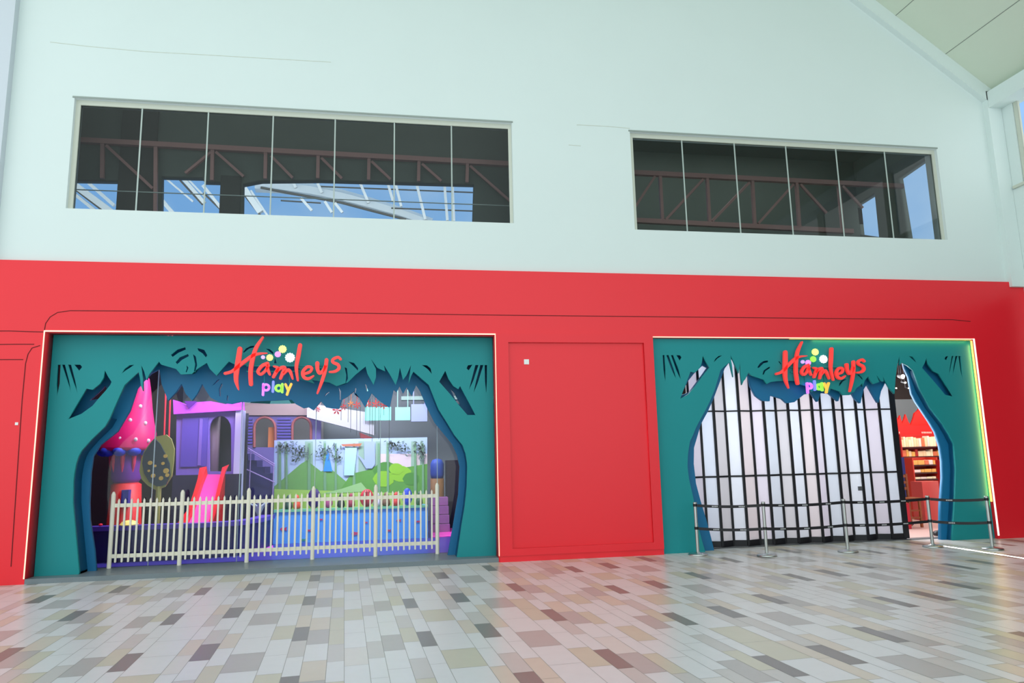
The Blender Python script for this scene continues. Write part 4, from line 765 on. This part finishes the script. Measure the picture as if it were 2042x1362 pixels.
# front gondola
x0, x1 = at(1812, 950, 4.6).x, at(1862, 950, 4.6).x; gz = [zof(y, 4.6) for y in (957, 944, 929)]
shelf('toy_gondola', 'low toy gondola with orange boxes behind the wooden chair', x0, x1, 4.4, gz, 0, zof(912, 4.6), mat('gondola_red', (214, 60, 40), .5))
for j, (z_, h_) in enumerate(((gz[2]+.03, .14), (gz[1]+.03, .09), (gz[0]+.03, .06))): fill(x0+.04, x1-.04, 4.42, z_, h_, [4, 4, 2, 5] if j < 2 else [5, 1, 2], .1, .22, ['on the top board of the gondola', 'on the middle board of the gondola', 'on the lower board of the gondola'][j], .8)
# banners and counter
q0, q1 = at(1790, 912, 2.9), at(1812, 998, 2.9); b_ = B(); box(b_, q0.x, q1.x, 2.9, 2.96, .9, q0.z); box(b_, q0.x+.1, q0.x+.14, 2.9, 2.94, .01, .9); box(b_, q0.x-.05, q1.x, 2.82, 3.02, .004, .02)
tag(obj('standing_poster', b_, mat('poster_blue', (18, 26, 120), .5)), 'dark blue standing poster beside the end post of the gate', 'poster')
q0, q1 = at(1800, 1004, 2.1), at(1815, 1024, 2.1); b_ = B(); box(b_, q0.x, q1.x, 2.1, 2.3, .004, q0.z); tag(obj('red_crate', b_, mat('crate_red', (196, 30, 50), .5)), 'red crate on the shop floor below the blue poster', 'crate')
q0, q1 = at(1838, 961, 3.6), at(1873, 1058, 3.6); b_ = B(); box(b_, q0.x, q1.x+.3, 3.6, 4.0, .004, q0.z); tag(obj('sales_counter', b_, mat('counter_pink', (222, 90, 84), .5)), 'salmon pink counter by the right tree trunk', 'counter')
q0, q1 = at(1868, 880, 3.2), at(1884, 1050, 3.2); b_ = B(); box(b_, q0.x, q1.x+.2, 3.2, 3.3, .004, q0.z-.45); tag(obj('red_partition', b_, mat('partition_red', (190, 16, 22), .5)), 'upright red partition at the right side of the shop entrance', 'partition')
# wooden chair
M_WOOD = mat('brown_wood', (150, 84, 34), .5, noise=.15, nscale=8)
cq = onz(1832, 1052, 0.004); ch = thing('wooden_chair', 'brown wooden chair standing on the shop floor before the gondola', 'chair', (cq.x, cq.y, 0))
x0, y0 = cq.x-.26, cq.y; zs_ = .62
for dx, dy, hh in ((0, 0, zs_), (.34, 0, zs_), (0, .34, 1.18), (.34, .34, 1.18)):
    b_ = B(); box(b_, x0+dx, x0+dx+.045, y0+dy, y0+dy+.045, .004, hh); obj('leg', b_, M_WOOD, ch)
b_ = B(); box(b_, x0-.02, x0+.405, y0-.02, y0+.335, zs_, zs_+.04); obj('seat', b_, M_WOOD, ch)
for z_ in (.82, .96, 1.1): b_ = B(); box(b_, x0+.045, x0+.34, y0+.345, y0+.375, z_, z_+.06); obj('back_slat', b_, M_WOOD, ch)
for z_ in (.2, .36): b_ = B(); box(b_, x0+.045, x0+.34, y0+.01, y0+.035, z_, z_+.035); obj('stretcher', b_, M_WOOD, ch)
q = onz(1872, 1068, 0.004); b_ = B(); lathe(b_, [(.09, .005), (.1, .02), (.1, .07), (.06, .1), (.01, .11)], (q.x, q.y, 0), 14); tag(obj('door_stop', b_, M_BLACK, None, True), 'small black door stop at the foot of the right trunk', 'door stop')

# ---------------------------------------------------------------- white upper wall with two windows
WY = 0.06
W1, W2 = (-5.37, 2.26, 6.045, 8.03), (4.60, 11.36, 6.0, 7.99)
def gable(x): return 11.25-.733*(x-9.71)
zL = 17.0; xa = 9.71-(zL-11.25)/.733
wo = [(-9, RT+.001), (12.95, RT+.001), (12.95, gable(12.95)+.3), (xa, zL), (-9, zL)]
board('wall_front', [wo]+[[(w_[0], w_[2]), (w_[1], w_[2]), (w_[1], w_[3]), (w_[0], w_[3])] for w_ in (W1, W2)], WY, WY+.35, [M_WHITE], None)['kind'] = 'structure'
M_TR = mat('dusty_pink_truss', (168, 122, 118), .7)
M_GLU = glass('upper_window_glass', (.80, .84, .84), 1.28)
for n_, (w_, mull) in enumerate(((W1, (275, 409.5, 541, 666.5, 786, 901)), (W2, (1364, 1469, 1572, 1672, 1769)))):
    wy = WY+.07
    fr = board('window_%d' % (n_+1), [[(w_[0]+.001, w_[2]+.001), (w_[1]-.001, w_[2]+.001), (w_[1]-.001, w_[3]-.001), (w_[0]+.001, w_[3]-.001)], [(w_[0]+.075, w_[2]+.012), (w_[1]-.06, w_[2]+.012), (w_[1]-.06, w_[3]-.085), (w_[0]+.075, w_[3]-.085)]], wy, wy+.06, [M_METALF], None)
    fr['kind'] = 'structure'
    b_ = B(); box(b_, w_[0]+.07, w_[1]-.055, wy+.025, wy+.035, w_[2]+.01, w_[3]-.08); obj('pane', b_, M_GLU, fr)
    for m_ in mull:
        x_ = xz(m_, 345, wy)[0]; b_ = B(); box(b_, x_-.012, x_+.012, wy+.012, wy+.024, w_[2]+.012, w_[3]-.085); obj('mullion', b_, mat('silver_joint', (176, 190, 184), .4), fr)
    # grey strip just above the opening
    b_ = B(); box(b_, w_[0]-.03, w_[1]+.02, WY-.012, WY-.001, w_[3]+.001, w_[3]+.03); obj('head_strip', b_, mat('head_strip_grey', (150, 162, 156), .6), fr)

# rooms behind the windows with roof trusses
M_RM = mat('dark_loft_wall', (92, 98, 92), .85, noise=.12, nscale=1.2)
def room(x0, x1, y1, nm, openings, z0=5.2, z1=9.6):
    ww = [(x0, z0), (x1, z0), (x1, z1), (x0, z1)]
    board('wall_%s_back' % nm, [ww]+openings, y1, y1+.2, [M_RM], None)['kind'] = 'structure'
    b_ = B(); box(b_, x0, x1, WY+.351, y1, z1, z1+.1); tag(obj('ceiling_'+nm, b_, M_RM), kind='structure')
    b_ = B(); box(b_, x0, x1, WY+.36, y1, z0-.1, z0); tag(obj('floor_'+nm, b_, M_RM), kind='structure')
Y1 = 1.42
def clampz(pts, zmn): return [(x, max(z, zmn)) for x, z in pts]
o1 = [clampz([xz(*p, Y1) for p in q], 5.3) for q in ([(100, 357), (236, 359.5), (228, 470), (100, 470)], [(321, 351), (404, 353), (406, 361), (442, 362), (440, 480), (319, 480)], [(484, 366), (520, 359), (640, 358), (945.6, 366.5), (941, 520), (482, 500)])]
room(-6.4, 3.4, Y1, 'loft_left', o1)
b_ = B(); box(b_, -6.5, -6.4, WY+.35, Y1+.2, 5.1, 9.7); tag(obj('wall_loft_left_side', b_, M_RM), kind='structure')
b_ = B(); box(b_, 3.4, 3.5, WY+.35, Y1+.2, 5.1, 9.7); tag(obj('wall_loft_middle', b_, M_RM), kind='structure')
room(3.5, 12.6, 4.4, 'loft_right', [])
area('loft_fill', (8.0, 2.6, 9.5), (0, .1, -1), 6, 1.5, 60, (.9, 1, .95))  # fill added to brighten the right loft interior
area('loft_fill', (-1.5, .95, 9.5), (0, .1, -1), 8, .7, 26, (.9, 1, .95))  # same added fill for the left loft
b_ = B(); box(b_, -6.4, 3.4, Y1+.21, 7.0, 5.1, 5.2); tag(obj('floor_terrace', b_, M_RM), kind='structure')
# right side wall of the right loft, glazed, its openings climbing with the roof
XS = 12.6
def sxy(px, py): p = onx(px, py, XS); return (p.y, p.z)
ops = [[sxy(*p) for p in q] for q in ([(1787, 356), (1851, 311), (1869, 448), (1866, 478), (1806, 475)], [(1697, 413), (1744, 384), (1753, 474), (1700, 473)], [(1614, 470), (1655, 441), (1659, 472)])]
b_ = B()
def side_board(nm, loops, x0, x1, m_):
    o = board(nm, loops, x0, x1, [m_], None)
    for v in o.data.vertices: v.co = Vector((v.co.y, v.co.x, v.co.z))
    o.data.flip_normals(); return o
b_.free()
sb = side_board('wall_loft_right_side', [[(WY+.35, 5.1), (4.6, 5.1), (4.6, 9.7), (WY+.35, 9.7)]]+[[(min(max(y, .45), 4.5), max(z, 5.2)) for y, z in q] for q in ops], XS, XS+.2, M_RM); sb['kind'] = 'structure'
M_RAF = mat('white_slanted_rafter', (240, 244, 246), .5)
# trusses
def truss(label, Y, top, bot, verts, diags):
    t = thing('roof_truss', label, 'truss', (at(*top[0], Y).x, Y, at(*(bot or top)[0], Y).z))
    def mem(nm, a, b, r): b_ = B(); tube(b_, [at(*a, Y), at(*b, Y)], r, 4); obj(nm, b_, M_TR, t)
    mem('chord', top[0], top[1], .07)
    if bot: mem('chord', bot[0], bot[1], .07)
    for a, b in verts: mem('upright', a, b, .045)
    for a, b in diags: mem('diagonal', a, b, .036)
truss('dusty pink steel truss behind the long left window', 1.3, ((120, 278), (1060, 330)), None,
      [((x_, 283+(x_-205)*.0558), (x_-1, y_)) for x_, y_ in ((205, 356), (311, 440), (424, 360), (530, 357), (634.7, 356), (736, 359), (835.5, 362), (932, 364))], [((212, 290), (305, 376)), ((421, 304), (370, 346)), ((430.6, 303), (486, 352)), ((540.7, 311), (584, 355)), ((641, 315), (682, 356)), ((741, 322), (779, 358)), ((841.6, 327), (880, 361)), ((937, 331), (1018, 402))])
truss('dusty pink steel truss behind the right window', 1.3, ((1230, 343), (1800, 372)), ((1230, 438), (1700, 462)),
      [((1316, 350), (1321, 443)), ((1410, 356), (1415, 447)), ((1500, 360), (1505, 451)), ((1588, 364), (1594, 455)), ((1672, 368), (1680, 459))], [((1306, 352), (1262, 420)), ((1402, 358), (1328, 438)), ((1494, 364), (1420, 441)), ((1582, 368), (1512, 446)), ((1596, 368), (1648, 425)), ((1680, 371), (1720, 415))])
for i, (a, b) in enumerate(((240, 312), (443, 483))):
    p0, p1 = at(a, 300, Y1-.03), at(b, 300, Y1-.03); b_ = B(); box(b_, p0.x, p1.x, Y1-.05, Y1-.001, 5.201, 9.59 if i == 0 else xz(460, 352, Y1)[1]); tag(obj('loft_column', b_, mat('loft_column_dark', (66, 66, 62), .85)), ['wide dark column behind the second pane of the left window', 'narrow dark column below the truss behind the left window'][i], 'column')
area('rafter_fill', (-1.5, 2.4, 7.2), (0, 1, .35), 9, .6, 150, (.95, .98, 1))  # unseen fill added to brighten the white rafters
# slanted bars set behind the back openings of the left loft, over the sky
sk = thing('slanted_frame', 'white slanted frame behind the left window', 'frame', (-1.5, 5.5, 6.0))
def raf(a, b, r, m_=M_RAF, Ya=5.0, Yb_=5.0): b2 = B(); tube(b2, [at(*a, Ya), at(*b, Yb_)], r, 4); obj('rafter', b2, m_, sk)
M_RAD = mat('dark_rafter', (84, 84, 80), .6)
for a, b, r in (((140, 362), (225, 425), .10), ((178, 366), (228, 410), .05), ((140, 380), (190, 420), .05), ((326, 352), (385, 402), .03), ((362, 352), (408, 405), .06), ((370, 352), (410, 394), .03), ((484, 372), (520, 424), .10), ((405, 370), (445, 420), .05), ((322, 398), (345, 425), .06), ((500, 380), (540, 440), .035)):
    raf(a, b, r)
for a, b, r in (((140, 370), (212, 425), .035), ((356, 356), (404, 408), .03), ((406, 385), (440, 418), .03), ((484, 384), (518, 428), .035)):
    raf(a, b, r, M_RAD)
# curved main tie
b_ = B(); tube(b_, [at(x_, y_, 5.2) for x_, y_ in ((510, 370), (560, 372), (620, 380), (680, 392), (740, 408), (800, 425), (860, 446))], [.17, .17, .18, .18, .17, .15, .14], 6); obj('main_beam', b_, mat('pale_beam', (214, 224, 232), .6), sk)
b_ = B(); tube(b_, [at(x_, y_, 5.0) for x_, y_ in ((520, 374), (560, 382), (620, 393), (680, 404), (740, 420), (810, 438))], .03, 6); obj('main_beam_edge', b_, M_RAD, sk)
for a, b in (((582, 358), (590, 375)), ((630, 358), (642, 385)), ((716, 360), (735, 405)), ((830, 364), (848, 438)), ((886, 366), (892, 440)), ((902, 366), (905, 441)), ((600, 395), (622, 420)), ((648, 402), (662, 424)), ((668, 405), (683, 424)), ((772, 362), (784, 402)), ((788, 364), (800, 412))): raf(a, b, .045)
for x_ in (275, 462, 958): b2 = B(); q = at(x_, 370, 5.1); tube(b2, [(q.x, 5.1, 5.2), (q.x, 5.1, q.z)], .05, 6); obj('post', b2, M_RAF, sk)
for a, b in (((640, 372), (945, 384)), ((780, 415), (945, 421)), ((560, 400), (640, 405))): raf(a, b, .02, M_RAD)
# thin pale strip across the left loft
b_ = B(); box(b_, -6.39, 3.39, .9, .92, xz(300, 384, .9)[1], xz(300, 382.5, .9)[1]); tag(obj('pale_strip', b_, mat('pale_strip_grey', (170, 176, 170), .5)), 'thin pale strip running across behind the left window', 'rail')

# pilaster at the left, beam and column at the right, sloped ceiling, side wall
b_ = B(); box(b_, -9, -6.36, WY-.14, WY, RT+.001, zL); tag(obj('trim_1', b_, mat('pilaster_paint', (206, 214, 222), .75)), kind='structure')
b_ = B(); pr_ = .13
t0_ = [xz(1709, 0, WY), xz(1955, 198, WY)]
x0, z0_ = 9.2, gable(9.2); x1, z1_ = 12.6, gable(12.6)
L0, L1 = (8.0, gable(8.0)), (12.62, gable(12.62))
prism(b_, [L0, L1, (12.98, L1[1]-.05), (12.98, L1[1]+.4), (8.3, gable(8.0)+.33)], WY-pr_, WY); tag(obj('trim_2', b_, M_WHITE), kind='structure')
b_ = B(); box(b_, 12.62, 12.95, WY-pr_, WY, 5.005, L1[1]+.2); tag(obj('trim_3', b_, M_WHITE), kind='structure')
# ceiling slope with joints
b_ = B(); n0 = Vector((.733, 0, 1)).normalized()
for yy in ((-16, WY-pr_-.001),):
    zc0, zc1 = gable(6.5)+.36, gable(13.0)+.36
    hexa(b_, [(6.5, yy[0], zc0), (13.0, yy[0], zc1), (13.0, yy[1], zc1), (6.5, yy[1], zc0), (6.5, yy[0], zc0+.2), (13.0, yy[0], zc1+.2), (13.0, yy[1], zc1+.2), (6.5, yy[1], zc0+.2)])
co = tag(obj('ceiling', b_, M_SOFFIT), kind='structure')
for x_ in (10.65, 11.75, 9.5): 
    b_ = B(); z = gable(x_)+.36; tube(b_, [(x_, -16, z-.0), (x_, WY-pr_-.002, z-.0)], .008, 4); obj('panel_joint', b_, mat('joint_grey', (130, 140, 132), .7), co)
b_ = B(); box(b_, -9, 8.0, -4.6, WY-.15, 12.62, 12.8); tag(obj('ceiling_shade_slab', b_, M_SOFFIT), kind='structure')  # unseen slab added to keep light off the upper white wall
# right side wall: dado, sill, window band, eave beam
e0 = 9.2
b_ = B(); box(b_, 12.955, 13.15, -16, WY+.3, 4.9, 7.1); tag(obj('wall_right', b_, M_WHITE), kind='structure')
b_ = B(); box(b_, 12.90, 13.15, -16, -.12, 7.101, 7.16); tag(obj('trim_4', b_, M_METALF), kind='structure')
b_ = B(); box(b_, 12.955, 13.15, -.32, WY+.3, 7.161, 9.3); tag(obj('wall_right_pier', b_, M_WHITE), kind='structure')
b_ = B(); box(b_, 12.64, 13.15, -16, WY-pr_-.002, gable(12.95)+.06, gable(12.95)+.42); tag(obj('trim_5', b_, M_WHITE), kind='structure')
wn = board('window_3', [[(-16, 7.165), (-.33, 7.165), (-.33, 9.05), (-16, 9.05)]]+[[(a, 7.22), (a+2.7, 7.22), (a+2.7, 9.0), (a, 9.0)] for a in (-15.2, -12.2, -9.2, -6.2, -3.12)], 12.98, 13.04, [M_METALF], None)
for v in wn.data.vertices: v.co = Vector((v.co.y, v.co.x, v.co.z))
wn['kind'] = 'structure'
b_ = B(); box(b_, 12.955, 13.15, -16, -.3, 0, 4.899); tag(obj('wall_right_darkener', b_, mat('dark_maroon_wall', (70, 26, 26), .6)), kind='structure')  # unseen wall coloured dark so the red cladding beside it looks darker
b_ = B(); box(b_, 12.955, 13.15, -.299, -.001, 0, 4.899); tag(obj('wall_right_jamb', b_, M_WHITE), kind='structure')
# the fine crack lines in the plaster
for pts in (((100, 84), (180, 93), (290, 103), (400, 109), (520, 116), (660, 124)), ((1150, 249), (1210, 252), (1256, 256)), ((1134, 289), (1158, 291))):
    b_ = B(); tube(b_, [at(x_, y_, WY) for x_, y_ in pts], .006, 5); tag(obj('trim_6', b_, mat('plaster_line', (204, 212, 200), .8)), kind='structure')
